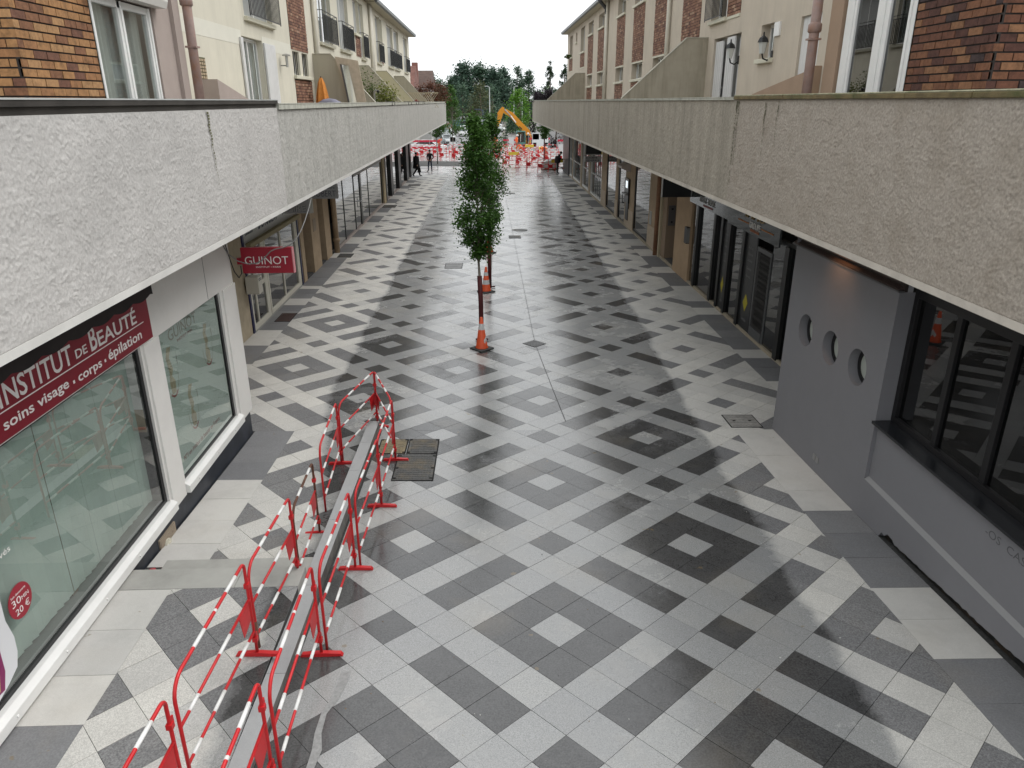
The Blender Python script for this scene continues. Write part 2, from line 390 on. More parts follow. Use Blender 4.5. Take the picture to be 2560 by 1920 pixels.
for i, d in enumerate((False, True, 2, 3)):
    q = mbs[d]; n = len(allm.v); allm.v += q.v; allm.f += [[j+n for j in f] for f in q.f]; allm.a += q.a; allm.mi += [i]*len(q.f)
obj('paving_tiles', allm, [M_LT, M_DK, M_LS, M_DS], pave, kind='stuff')

# entrance platform: bed, two steps down
M_STEP = mat('step_stone', (.36, .355, .33), .75, var=.08, vscale=4, dirt=.3, bump=.1, bscale=150)
mb = MB(); mb.box(-3.95, -2.05, 1.5, 6.46, -.3, PLAT_Z-.012)
lnd = obj('landing', mb, M_BED, kind='structure')
for x0, x1 in ((-3.93, -2.72), (-2.716, -2.05)):
    mb = MB(); mb.box(x0, x1, 6.475, 6.83, PLAT_Z-.12, PLAT_Z+.001); obj('step', mb, M_STEP, lnd, bevel=.006)
mb = MB(); mb.box(-3.7, -2.05, 6.835, 7.17, .05, PLAT_Z-.115); obj('step', mb, M_STEP, lnd, bevel=.006)

# low kerb wall along the platform
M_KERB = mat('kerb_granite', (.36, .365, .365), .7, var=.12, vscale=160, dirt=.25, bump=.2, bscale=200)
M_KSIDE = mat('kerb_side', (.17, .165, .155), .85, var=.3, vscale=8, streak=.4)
kw = thing('kerb_wall', 'low grey granite kerb wall running between the two rows of red and white barriers', 'kerb', (-1.95, 6, gz(-1.95, 6)))
ky = [2.2, 4.0, 5.25, 6.6, 8.0, 9.4, 10.4, 11.28]
for a, b_ in zip(ky[:-1], ky[1:]):
    mb = MB(); za, zb = [CAMZ-4.755-.036*(y-5) for y in (a, b_)]
    p = [(-2.045, a+.002), (-1.872, a+.002), (-1.872, b_-.002), (-2.045, b_-.002)]
    zz = [za, za, zb, zb]; lo = [gz(x, y)-.2 for x, y in p]
    T = [(x, y, z) for (x, y), z in zip(p, zz)]; B = [(x, y, z) for (x, y), z in zip(p, lo)]
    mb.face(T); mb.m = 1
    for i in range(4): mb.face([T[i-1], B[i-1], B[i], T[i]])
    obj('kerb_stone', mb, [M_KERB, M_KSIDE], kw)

# central expansion joint
mb = MB()
for i in range(60):
    y0, y1 = 11.7+i*.9, 11.7+(i+1)*.9
    x0 = 1.30-.25*min(1, (y0-11.7)/4.8); x1 = 1.30-.25*min(1, (y1-11.7)/4.8)
    mb.face([(x0-.006, y0, gz(x0, y0)+.004), (x0+.006, y0, gz(x0, y0)+.004), (x1+.006, y1, gz(x1, y1)+.004), (x1-.006, y1, gz(x1, y1)+.004)])
obj('expansion_joint', mb, mat('black_joint', (.02, .02, .02), .5), pave)

# covers and gratings let into the paving
M_IRON = mat('cast_iron', (.085, .085, .082), .55, metal=.3, var=.4, vscale=30, dirt=.6, dcol=(.2, .15, .08), dscale=2.5)
M_IRON2 = mat('rusty_cover', (.22, .18, .11), .75, var=.35, vscale=25, dirt=.8, dcol=(.07, .07, .065), dscale=3)
M_HOLE = mat('black_hole', (.008, .008, .008), .9)
def cover(label, x0, x1, y0, y1, m, ribs, holes, name='access_cover', sk=0):
    z = max(gz(x, y) for x in (x0, x1) for y in (y0, y1))+.003
    if sk: z -= .03
    zf = lambda x, y: gz(x, y)+(-.03 if sk else 0)+.003
    t = thing(name, label, 'access cover' if name == 'access_cover' else 'drain grate', ((x0+x1)/2, (y0+y1)/2, zf((x0+x1)/2, (y0+y1)/2)), 'covers let into the paving')
    def slab(mb, a, b_, c, d, h):
        q = [(a, c), (b_, c), (b_, d), (a, d)]; T = [(x, y, zf(x, y)+h) for x, y in q]; B = [(x, y, zf(x, y)-.02) for x, y in q]
        mb.face(T)
        for i in range(4): mb.face([T[i-1], B[i-1], B[i], T[i]])
    mb = MB(); slab(mb, x0, x1, y0, y1, .003); obj('cover_frame', mb, M_HOLE, t)
    mb = MB(); slab(mb, x0+.02, x1-.02, y0+.02, y1-.02, .006); obj('plate', mb, m, t)
    mb = MB(); nx, ny = ribs
    for i in range(nx):
        for j in range(ny):
            cx, cy = x0+.05+(x1-x0-.1)*(i+.5)/nx, y0+.05+(y1-y0-.1)*(j+.5)/ny
            a, c = (x1-x0)/nx*.34, (y1-y0)/ny*.2
            if (i+j) % 2: a, c = c, a
            slab(mb, cx-a, cx+a, cy-c, cy+c, .010)
    obj('tread_pattern', mb, m, t, kind='stuff')
    for hx, hy in holes:
        mb = MB(); cx, cy = x0+(x1-x0)*hx, y0+(y1-y0)*hy; slab(mb, cx-.022, cx+.022, cy-.016, cy+.016, .012); obj('lifting_hole', mb, M_HOLE, t)
    return t
H4 = [(.07, .08), (.93, .08), (.07, .92), (.93, .92)]
cover('large square cast iron access cover in front of the smaller two beside the barriers', -1.46, -.85, 9.40, 10.33, M_IRON, (13, 13), H4+[(.07, .45), (.93, .45)])
cover('square iron cover with a star hole, right of the rust stained one', -1.34, -.85, 10.35, 10.93, M_IRON, (10, 7), H4)
cover('rust stained square access cover half hidden behind the barrier leg', -1.80, -1.35, 10.35, 10.93, M_IRON2, (9, 7), H4)
cover('yellowish rusty square cover at the corner of the white beauty shop', -3.93, -3.41, 11.27, 11.83, M_IRON2, (12, 12), [], sk=1)
cover('patterned metal cover with two holes by the corner of the grey wall', 4.13, 4.69, 11.38, 11.97, mat('worn_cover', (.3, .29, .27), .6, var=.3, vscale=20, dirt=.5), (12, 4), [(.25, .5), (.75, .5)])
cover('pale grate with slots left of the cones and trees', -1.5, -.91, 24.6, 25.5, mat('pale_grate', (.24, .24, .24), .6, var=.2), (9, 2), [], 'drain_grate')
cover('brown rusty cover in front of the blue edged agency door', -5.48, -5.08, 18.15, 18.95, mat('brown_cover', (.06, .035, .03), .7, var=.3), (6, 6), [])
cover('dark slotted grate by the downpipe and the tan pillars', -5.45, -4.95, 26.35, 27.1, M_IRON, (8, 2), [], 'drain_grate')
cover('dark cover by the foot of the tan shop post on the far left', -5.6, -4.9, 39.6, 40.6, M_IRON, (4, 2), [])
cover('dark strip cover near the walking person on the far left', -5.3, -4.5, 50.2, 51.2, M_IRON, (4, 2), [])
cover('dark cover beside the bank windows on the far right', 5.2, 6.0, 50.2, 51.4, M_IRON, (4, 2), [])
cover('small dark square cover before the round one in the middle of the street', .85, 1.35, 30.5, 31.2, M_IRON, (5, 5), [])
for nm, lb, cx, cy, r in (('manhole_cover', 'round dark manhole cover in the middle of the wet street', 1.37, 32.6, .36), ('manhole_cover', 'round manhole cover far up the middle of the wet street', 1.3, 46.5, .38)):
    z = gz(cx, cy); t = thing(nm, lb, 'manhole cover', (cx, cy, z))
    mb = MB(); mb.lathe([(r, z-.01), (r, z+.004)], cx, cy, 24); obj('cover_frame', mb, M_HOLE, t)
    mb = MB(); mb.lathe([(r*.9, z-.01), (r*.9, z+.009)], cx, cy, 24); obj('plate', mb, M_IRON, t)
# perforated square drain on the seam
cx, cy = 1.04, 16.35; z = gz(cx, cy)
t = thing('drain_grate', 'black perforated square grate set diamond-wise on the centre seam by the front cone', 'drain grate', (cx, cy, z), 'covers let into the paving')
def dia(mb, c0, c1, r, h, z=None):
    q = [(c0+r*a, c1+r*b_) for a, b_ in ((ct-st_, st_+ct), (-ct-st_, -st_+ct), (-ct+st_, -st_-ct), (ct+st_, st_-ct))]
    T = [(x, y, gz(x, y)+h) for x, y in q]; B = [(x, y, gz(x, y)-.02) for x, y in q]; mb.face(T)
    for i in range(4): mb.face([T[i-1], B[i-1], B[i], T[i]])
mb = MB(); dia(mb, cx, cy, .2, .004); obj('cover_frame', mb, M_HOLE, t)
mb = MB()
for i in range(-3, 4):
    for j in range(-3, 4): dia(mb, cx+.053*(i*ct-j*st_), cy+.053*(i*st_+j*ct), .019, .008)
obj('grate_bars', mb, mat('grate_metal', (.2, .2, .2), .4, metal=.5), t, kind='stuff')
# dried cement slurry running beside the barriers
mb = MB(); pts = [(-1.36, 5.35, .05), (-1.37, 5.18, .05), (-1.40, 4.98, .04), (-1.45, 4.82, .03), (-1.45, 4.6, .035), (-1.42, 4.42, .05), (-1.43, 4.25, .04), (-1.47, 4.05, .035), (-1.5, 3.8, .03), (-1.52, 3.5, .03)]
for a, b_ in zip(pts[:-1], pts[1:]):
    wa, wb = a[2]*.8, b_[2]*.8
    mb.face([(a[0]-wa, a[1], gz(a[0], a[1])+.004), (b_[0]-wb, b_[1], gz(b_[0], b_[1])+.004), (b_[0]+wb, b_[1], gz(b_[0], b_[1])+.004), (a[0]+wa, a[1], gz(a[0], a[1])+.004)])
obj('cement_stain', mb, mat('cement_dust', (.27, .27, .265), .85, var=.2, vscale=30), pave)
# crumbs of litter
mb = MB()
for i in range(260):
    x, y = random.uniform(-5, 5.5), 3.5+22*random.random()**1.6
    if -3.95 < x < -1.8 and y < 11.3 or x > 4.1 and y < 11.4 or x < -3.9 and y < 11.4: continue
    r = random.uniform(.004, .011); z = gz(x, y)+.002; a = random.random()*3
    mb.m = random.choice((0, 0, 1, 2)); P = [(x+r*math.cos(a+k*2.1)*random.uniform(.6, 1.3), y+r*math.sin(a+k*2.1), z) for k in range(3)]
    ap = (x, y, z+r*.7); mb.face(P)
    for k in range(3): mb.face([P[k-1], P[k], ap])
obj('litter', mb, [mat('pale_crumb', (.6, .6, .56), .8), mat('dark_crumb', (.03, .03, .03), .8), mat('brown_crumb', (.2, .13, .06), .8)], kind='stuff')
# ================================================================== rough-cast parapets (real relief)
def vnoise(u, v, seed):
    r = np.random.default_rng(seed); N = 256; g = r.random((N, N)).astype(np.float32)
    iu, iv = np.floor(u).astype(int), np.floor(v).astype(int); fu, fv = u-iu, v-iv
    fu = fu*fu*(3-2*fu); fv = fv*fv*(3-2*fv); a = g[iu % N, iv % N]; b = g[(iu+1) % N, iv % N]; c = g[iu % N, (iv+1) % N]; d = g[(iu+1) % N, (iv+1) % N]
    return (a*(1-fu)+b*fu)*(1-fv)+(c*(1-fu)+d*fu)*fv
def roughcast(y, z, seed, sc=1.0):
    """trowel-thrown render: overlapping oblique strokes"""
    h = np.zeros_like(y); wob = vnoise(y*3, z*3, seed+50)*1.5
    for k, ang in enumerate((.5, 1.1, 2.1, 2.7, .05)):
        a = ang+wob; c, s = np.cos(a.mean()+k*.0), np.sin(a.mean())
        c, s = math.cos(ang), math.sin(ang)
        p = (y*c+z*s)/(.085*sc); q = (-y*s+z*c)/(.026*sc)
        n = vnoise(p+wob, q+wob*2, seed+k); m = vnoise(y/(.16*sc)+k*9, z/(.16*sc), seed+20+k)
        h = np.maximum(h, (1-np.abs(2*n-1))**2*np.clip((m-.35)*2.2, 0, 1))
    h += .35*vnoise(y/(.02*sc), z/(.02*sc), seed+31)+.3*vnoise(y/.07, z/.07, seed+33)
    return h
def rough_face(name, X, sg, y0, y1, z0, z1, res, amp, m, parent, seed, sc=1.0):
    ny, nz = int((y1-y0)/res)+1, int((z1-z0)/res)+1
    yy, zz = np.meshgrid(np.linspace(y0, y1, ny), np.linspace(z0, z1, nz), indexing='ij')
    h = roughcast(yy+seed*3.1, zz, seed, sc); h -= h.mean()
    edge = np.minimum(1, np.minimum(zz-z0, z1-zz)/.03); edge = np.minimum(edge, np.minimum(yy-y0, y1-yy)/.03)
    xx = X-sg*(amp*h*edge+.001)
    off = ORG[parent.name]
    co = np.stack([xx-off[0], yy-off[1], zz-off[2]], -1).reshape(-1, 3)
    idx = np.arange(ny*nz).reshape(ny, nz); q = np.stack([idx[:-1,:-1], idx[1:,:-1], idx[1:,1:], idx[:-1,1:]], -1).reshape(-1, 4)
    if sg > 0: q = q[:, ::-1]
    me = bpy.data.meshes.new(name); me.vertices.add(len(co)); me.vertices.foreach_set('co', co.ravel())
    me.loops.add(q.size); me.loops.foreach_set('vertex_index', q.ravel()); me.polygons.add(len(q))
    me.polygons.foreach_set('loop_start', np.arange(len(q))*4); me.polygons.foreach_set('loop_total', np.full(len(q), 4)); me.polygons.foreach_set('use_smooth', np.ones(len(q), bool))
    me.update(); me.validate(); me.materials.append(m)
    o = bpy.data.objects.new(name, me); C.objects.link(o); o.parent = parent; ORG[o.name] = off; return o
M_RCL = mat('roughcast_pale', (.50, .485, .465), .9, var=.13, vscale=48, bump=.35, bscale=120, dirt=.25, dscale=.9)
M_RCL2 = mat('roughcast_grey', (.45, .44, .41), .92, var=.2, vscale=34, bump=.4, bscale=90, dirt=.3, dscale=3.0, dcol=(.2, .2, .18), streak=.35, stretch=(3, 3, .12))
M_RCR = mat('roughcast_beige', (.36, .32, .272), .9, var=.24, vscale=42, bump=.35, bscale=120, dirt=.35, dscale=2.2, dcol=(.24, .2, .15))
M_RCR2 = mat('roughcast_stained', (.36, .325, .27), .92, var=.22, vscale=34, bump=.4, bscale=90, dirt=.35, dscale=1.6, dcol=(.19, .175, .14), streak=.6, stretch=(2.4, 2.4, .1))
M_SOF = mat('soffit', (.45, .43, .40), .9, var=.1)
M_BANDL = mat('drip_band_pale', (.62, .61, .58), .8, var=.06, dirt=.2); M_BANDR = mat('drip_band_beige', (.52, .48, .42), .85, var=.1, dirt=.4)
M_COPD = mat('dark_zinc_coping', (.055, .05, .045), .5, metal=.3, var=.3); M_COPT = mat('zinc_lip', (.55, .57, .56), .45, metal=.3)
M_COPC = mat('pale_coping', (.46, .46, .40), .85, var=.12, vscale=8, dirt=.45, dcol=(.2, .2, .15), dscale=5)
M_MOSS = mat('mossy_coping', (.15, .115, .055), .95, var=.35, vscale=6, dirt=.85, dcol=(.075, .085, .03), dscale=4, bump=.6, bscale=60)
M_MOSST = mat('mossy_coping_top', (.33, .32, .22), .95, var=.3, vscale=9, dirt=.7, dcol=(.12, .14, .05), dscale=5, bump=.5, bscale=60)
M_STAIN = mat('moss_stain', (.115, .115, .06), .95, var=.5, vscale=40)
def coping(name, X, sg, y0, y1, z0, z1, mf, mt, parent, over=.035, n=1):
    for i in range(n):
        a, b = y0+(y1-y0)*i/n, y0+(y1-y0)*(i+1)/n
        mb = MB(); mb.box(X-sg*over, X+sg*.24, a+.002, b-.002, z0, z1-.012); mb.m = 1; mb.box(X-sg*(over+.006), X+sg*.25, a+.002, b-.002, z1-.012, z1)
        obj(name, mb, [mf, mt], parent)
def parapet_core(X, sg, y0, y1, z0, z1, xin, m, mband, parent):
    mb = MB(); mb.box(X+sg*.004, X+sg*.2, y0, y1, z0, z1); obj('parapet_wall', mb, m, parent)
    mb = MB(); mb.box(X+sg*.02, xin, y0, y1, z0-.06, z0+.22); obj('balcony_slab', mb, M_SOF, parent)
    mb = MB(); mb.box(X-sg*.003, X+sg*.02, y0, y1, z0-.06, z0+.004); obj('drip_band', mb, mband, parent)

# ------------------------------------------------------------------ bricks
def brick_face(parent, plane, at, u0, u1, z0, z1, cols, sg, seed, L=.225, Hc=.082, stuff=False, off=0, name='brick', mort=(.03, .025, .022)):
    """plane 'x': face at x=at spanning y; plane 'y': face at y=at spanning x. sg = direction into the wall"""
    rr = random.Random(seed); J = .011
    mb = MB(); d0, d1 = at+sg*.012, at+sg*.05
    (mb.box(d0, d1, u0, u1, z0, z1) if plane == 'x' else mb.box(u0, u1, d0, d1, z0, z1))
    obj('mortar', mb, mat('dark_mortar', mort, .95, var=.3), parent)
    allb = MB(); k = 0; z = z0
    ms = [mat('%s_%d' % (cols[0], i), c, .8, spec=.3, var=.22, vscale=22, dirt=.55, dcol=tuple(q*.25 for q in c), dscale=9, bump=.3, bscale=120) for i, c in enumerate(cols[1])]
    while z < z1-.02:
        zt = min(z+Hc-.016, z1); u = u0-((k+off) % 2)*L/2-rr.uniform(0, .02)
        while u < u1-.01:
            a, b = max(u, u0), min(u+L-J, u1)
            if u1-b < .03: b = u1
            if b-a > .004:
                p = rr.uniform(-.0025, .0025); i = rr.choices(range(len(ms)), cols[2])[0]
                t = allb if stuff else MB(); t.m = i if stuff else 0
                x0, x1 = at+p, at+sg*.03
                (t.box(x0, x1, a, b, z, zt) if plane == 'x' else t.box(a, b, x0, x1, z, zt))
                if not stuff: obj(name, t, ms[i], parent)
            u += L
        z += Hc; k += 1
    if stuff: obj('bricks', allb, ms, parent, kind='stuff')
BR_L = ('ochre_brick', [(.33, .175, .075), (.29, .145, .065), (.20, .095, .05), (.36, .205, .095), (.15, .07, .045)], [5, 4, 2, 3, 1])
BR_R = ('russet_brick', [(.13, .055, .033), (.18, .080, .042), (.085, .038, .028), (.23, .115, .058), (.05, .033, .032)], [4, 3, 3, 1.5, 1])
BR_F = ('rose_brick', [(.25, .13, .085), (.32, .18, .12), (.20, .10, .07), (.38, .25, .17), (.14, .075, .055)], [4, 3, 3, 1, 1])

# ------------------------------------------------------------------ shared materials
M_WHITE = mat('white_panel', (.72, .71, .68), .5, var=.03, vscale=2, dirt=.12)
M_FRAMEW = mat('white_frame', (.74, .74, .72), .4, var=.04, dirt=.1); M_BLACKF = mat('black_frame', (.012, .012, .013), .35)
M_PINK = mat('pinkish_render', (.36, .30, .27), .9, var=.06, bump=.2, bscale=150); M_CREAM = mat('cream_render', (.62, .59, .49), .9, var=.05, vscale=1.5, bump=.15, bscale=150, streak=.12)
M_CREAM2 = mat('light_cream_render', (.66, .645, .56), .9, var=.03, bump=.15, bscale=150)
M_BEIGE = mat('beige_render', (.52, .46, .375), .9, var=.06, vscale=1.5, bump=.2, bscale=120, streak=.15)
M_TAN = mat('tan_facing', (.40, .30, .20), .75, var=.10, vscale=5, dirt=.2); M_TANL = mat('tan_base', (.46, .38, .29), .8, var=.08, vscale=6, dirt=.3)
M_PIPE = mat('brown_downpipe', (.29, .205, .18), .55, var=.15, vscale=12, dirt=.6, dcol=(.22, .09, .03), dscale=6); M_PIPEC = mat('cream_downpipe', (.55, .52, .44), .6, var=.08)
M_PIPET = mat('tan_downpipe', (.36, .26, .165), .6, var=.1, vscale=14, dirt=.3)
M_GL = glass('window_glass', (.8, .86, .84), .9, 2.0); M_GLD = glass('dark_glass', (.3, .32, .32), .45, 2.0); M_GLS = glass('shop_glass', (.90, .97, .94), 1., 2.6)
M_INT = mat('dark_interior', (.025, .025, .026), .9, var=.5, vscale=1.2); M_CURT = mat('net_curtain', (.40, .41, .40), .9, var=.12, vscale=7)
M_GREYB = mat('grey_blind', (.36, .37, .36), .8, var=.06)

# ================================================================== LEFT FRONT BUILDING (beauty shop, brick flat above)
WL = (-3.95, -1); PLX = -3.05
LB = thing('shop_building', 'white fronted beauty institute with an ochre brick flat above, nearest on the left', 'building', (-4.5, 7.5, 0))
Z0, ZT = 3.82, 5.215
rough_face('rough_render', PLX, -1, 3.0, 11.5, Z0+.012, ZT, .0095, .0085, M_RCL, LB, 3, .55)
parapet_core(PLX, -1, 3.0, 11.5, Z0, ZT, -4.6, M_RCL, M_BANDL, LB)
coping('parapet_coping', PLX, -1, 3.0, 11.52, ZT+.055, ZT+.11, M_COPD, M_COPT, LB, .02)
mb = MB(); mb.box(PLX-.01, PLX-.2, 3.0, 11.5, ZT, ZT+.055); obj('coping_bed', mb, M_COPD, LB)
mb = MB()     # greenish weeping stain below a coping joint
for i in range(26):
    z = ZT-.02-.030*i; y = 8.62+.012*math.sin(i*.9)+.002*i; w = .030*random.uniform(.5, 1.3)*(1-i/30)
    mb.face([(PLX+.0125, y-w, z), (PLX+.0125, y+w, z), (PLX+.0125, y+w*.8, z-.022), (PLX+.0125, y-w*.8, z-.022)])
obj('moss_stain', mb, M_STAIN, LB)
# ground-floor shopfront
H = [(2.9, 8.0, .72, 2.72), (8.50, 10.62, .72, 2.70)]
wall('shopfront', WL, 2.9, 11.25, .60, 3.80, H, M_WHITE, LB, .1)
M_NAVY = mat('navy_plinth', (.018, .022, .032), .45, var=.3, vscale=4, dirt=.5, dcol=(.05, .055, .07), dscale=3)
mb = MB(); mb.wbox(WL, .02, .4, 2.9, 11.24, -.2, .60); obj('plinth', mb, M_NAVY, LB)
mb = MB(); mb.wbox(WL, -.025, .1, 8.05, 8.43, .585, 2.72); obj('pillar', mb, M_WHITE, LB, bevel=.008)
mb = MB(); mb.wbox(WL, -.025, .1, 10.72, 11.262, .585, 2.70); obj('pillar', mb, M_WHITE, LB, bevel=.008)
for y0, y1 in ((2.9, 8.04), (8.44, 10.71)):
    mb = MB(); mb.prism([(WL[0]+.075, .60), (WL[0]-.06, .60), (WL[0]-.06, .735), (WL[0]+.02, .735), (WL[0]+.075, .70)], 'y', y0, y1); s = obj('sill_rail', mb, M_FRAMEW, LB, bevel=.006)
    for k in range(int((y1-y0)/.75)):
        mb = MB(); yy = y0+.3+k*.75; mb.prism([(WL[0]+.0755+.010*math.cos(i*.785), .65+.012*math.sin(i*.785)) for i in range(8)], 'y', yy, yy+.02); obj('screw', mb, M_FRAMEW, s)
# fascia joint
mb = MB(); mb.wbox(WL, -.0015, .0, 10.17, 10.18, 2.71, 3.8); obj('panel_joint', mb, M_BLACKF, LB)
# big window with vertical blinds
w1 = obj('shop_window', MB().wbox(WL, .03, .075, 7.94, 8.0, .735, 2.72).wbox(WL, .03, .075, 2.9, 7.94, .735, .775).wbox(WL, .03, .075, 2.9, 7.94, 2.69, 2.72), M_BLACKF, LB)
obj('pane', MB().wbox(WL, .045, .051, 2.92, 7.95, .77, 2.70), M_GLS, w1)
bl = obj('blind_rail', MB().wbox(WL, .16, .2, 2.9, 7.95, 2.62, 2.68), M_FRAMEW, LB)
M_BL = mat('pale_green_blind', (.36, .42, .385), .8, var=.04)
y = 3.2; k = 0
while y < 7.86:
    gap = .012 if k % 9 else .03
    mb = MB(); a = .009*math.sin(k*1.3)
    mb.face([(WL[0]-.185-a, y, .80), (WL[0]-.17+a, y+.105-gap*.4, .80), (WL[0]-.17+a, y+.105-gap*.4, 2.63), (WL[0]-.185-a, y, 2.63)])
    obj('blind_slat', mb, M_BL, bl); y += .105; k += 1
obj('interior', MB().wbox(WL, .5, .55, 2.9, 8.2, .5, 2.8).wbox(WL, .1, .5, 2.9, 8.2, .6, .72), mat('shop_interior', (.13, .15, .14), .9), LB)
obj('interior_post', MB().wbox(WL, .2, .26, 6.14, 6.24, .75, 2.66), mat('brown_post', (.13, .085, .05), .6), LB)
# white wave-shaped poster, red round price sticker, line of writing
M_RED = mat('crimson_sign', (.30, .014, .03), .35, var=.06, vscale=3); M_REDD = mat('wine_sign', (.21, .012, .024), .35, var=.08, vscale=3)
M_WHT = mat('white_lettering', (.78, .76, .74), .5); M_MAG = mat('magenta_print', (.20, .01, .09), .4); M_OCH = mat('ochre_print', (.40, .30, .13), .5)
def wpoly(name, w, d, poly, m, parent, th=.002):
    X = w[0]+w[1]*d; return obj(name, MB().prism(poly, 'x', X, X-w[1]*th), m, parent)
ws = wpoly('wave_poster', WL, .04, [(4.55, .84), (4.72, .80), (4.86, .84), (5.0, .90), (5.05, 1.02), (5.06, 1.16), (5.02, 1.35), (5.03, 1.55), (5.08, 1.70), (5.05, 1.80), (4.97, 1.82), (4.8, 1.75), (4.6, 1.6)], mat('poster_white', (.66, .67, .69), .4), LB)
wpoly('poster_band', WL, .036, [(4.62, .86), (4.80, .84), (4.86, .98), (4.87, 1.2), (4.93, 1.5), (4.92, 1.62), (4.84, 1.5), (4.78, 1.2)], M_MAG, ws)
wpoly('poster_band', WL, .033, [(4.66, .88), (4.75, .87), (4.79, 1.0), (4.80, 1.2), (4.84, 1.42), (4.78, 1.3), (4.73, 1.1)], M_OCH, ws)
cb = wpoly('price_sticker', WL, .040, [(5.24+.155*math.cos(i*.2618), 1.385+.155*math.sin(i*.2618)) for i in range(24)], M_RED, LB)
text('sticker_line', 'Soin decouverte', (WL[0]-.036, 5.135, 1.455), .2, .022, 'L', M_WHT, cb, .001)
text('sticker_line', '30', (WL[0]-.036, 5.13, 1.375), .12, .062, 'L', M_WHT, cb, .001); text('sticker_line', 'MIN', (WL[0]-.036, 5.26, 1.378), .095, .034, 'L', M_WHT, cb, .001)
text('sticker_line', '20 €', (WL[0]-.036, 5.15, 1.285), .19, .062, 'L', M_WHT, cb, .001)
text('window_writing', 'ouvés', (WL[0]-.036, 5.03, 1.85), .26, .05, 'L', M_WHT, LB, .001); text('window_writing', 'te', (WL[0]-.036, 4.98, 1.97), .1, .05, 'L', M_WHT, LB, .001)
# second window, frosted film with faint prints
w2 = obj('shop_window', MB().wbox(WL, .03, .075, 10.56, 10.62, .735, 2.70).wbox(WL, .03, .075, 8.5, 10.56, .735, .765), M_BLACKF, LB)
obj('pane', MB().wbox(WL, .045, .051, 8.5, 10.57, .76, 2.71), M_GLS, w2)
obj('frosted_film', MB().wbox(WL, .058, .062, 8.5, 10.57, .76, 2.71), mat('frosted_green', (.40, .46, .42), .7, var=.03), w2)
M_SEP = mat('sepia_print', (.33, .28, .18), .6, var=.3, vscale=12); M_SEP2 = mat('sepia_dark', (.22, .20, .16), .6); M_SEPR = mat('sepia_red', (.25, .07, .06), .6)
def ring(cy, cz, ry, rz, a0, a1, w_, n=18):
    o = [(cy+ry*math.cos(a0+(a1-a0)*i/n), cz+rz*math.sin(a0+(a1-a0)*i/n)) for i in range(n+1)]
    return o+[(cy+(ry-w_)*math.cos(a0+(a1-a0)*i/n), cz+(rz-w_)*math.sin(a0+(a1-a0)*i/n)) for i in range(n, -1, -1)]
D = .055
for cy, zb, zt, ww in ((8.78, 1.80, 2.46, .15), (10.02, 1.79, 2.40, .15), (9.22, 1.16, 1.80, .14)):
    pr = wpoly('printed_vial', WL, D, ring(cy, zb+.27, ww+.03, .27, math.pi*.98, math.pi*2.02, .006), M_SEP2, w2, .001)
    wpoly('printed_vial_base', WL, D, ring(cy, zb+.27, ww+.03, .27, math.pi*1.3, math.pi*1.7, .028), M_SEPR, pr, .0012)
    wpoly('printed_figure', WL, D, [(cy-.07, zb+.06), (cy+.05, zb+.05), (cy+.07, zb+.2), (cy+.0, zb+.28), (cy+.06, zb+.36), (cy+.0, zt-.14), (cy+.09, zt-.02), (cy-.02, zt), (cy-.09, zt-.12), (cy-.05, zb+.34), (cy-.09, zb+.2)], M_SEP, pr, .001)
    text('printed_caption', 'soins visage', (WL[0]-D+.001, cy+.2, zb+.32), .012, .22, 'L', M_SEP2, pr, .001)
text('window_writing', 'GUINOT', (WL[0]-D+.001, 8.86, 2.50), .92, .15, 'L', M_SEP2, w2, .001)
text('window_writing', 'INSTITUT PARIS', (WL[0]-D+.001, 9.1, 2.43), .5, .035, 'L', M_SEPR, w2, .001)
text('window_writing', "N°1 en institut de beauté en France", (WL[0]-D+.001, 8.70, .93), 1.34, .07, 'L', M_SEPR, w2, .001)
# boiler vent in the plinth
vt = obj('vent_grille', MB().wbox(WL, .0, .03, 7.57, 8.02, .2, .44), mat('beige_vent', (.30, .25, .19), .6, var=.1), LB)
for i in range(9): obj('vent_slat', MB().wbox(WL, -.008, .0, 7.585, 8.005, .215+i*.0245, .226+i*.0245), mat('beige_vent', (0,0,0)), vt)
mb = MB(); mb.prism([(7.73+.085*math.cos(i*.3927), .285+.085*math.sin(i*.3927)) for i in range(16)], 'x', WL[0]+.03, WL[0]+.008); obj('vent_ring', mb, mat('cream_plastic', (.55, .53, .44), .5), vt)
mb = MB(); mb.prism([(7.73+.05*math.cos(i*.3927), .285+.05*math.sin(i*.3927)) for i in range(16)], 'x', WL[0]+.05, WL[0]+.03); obj('flue_cap', mb, mat('cream_plastic', (0,0,0)), vt)
mb = MB(); mb.ball((-3.86, 7.42, .11), .12, 7, (.7, 1.1, .8)); mb.m = 1; mb.ball((-3.85, 7.02, .3), .10, 7, (.5, 1.6, 1.1)); obj('broken_render', mb, [mat('raw_cement', (.36, .31, .25), .95, var=.3, vscale=30, bump=.6), mat('red_paint_splash', (.40, .05, .06), .7, var=.4, vscale=20)], LB)
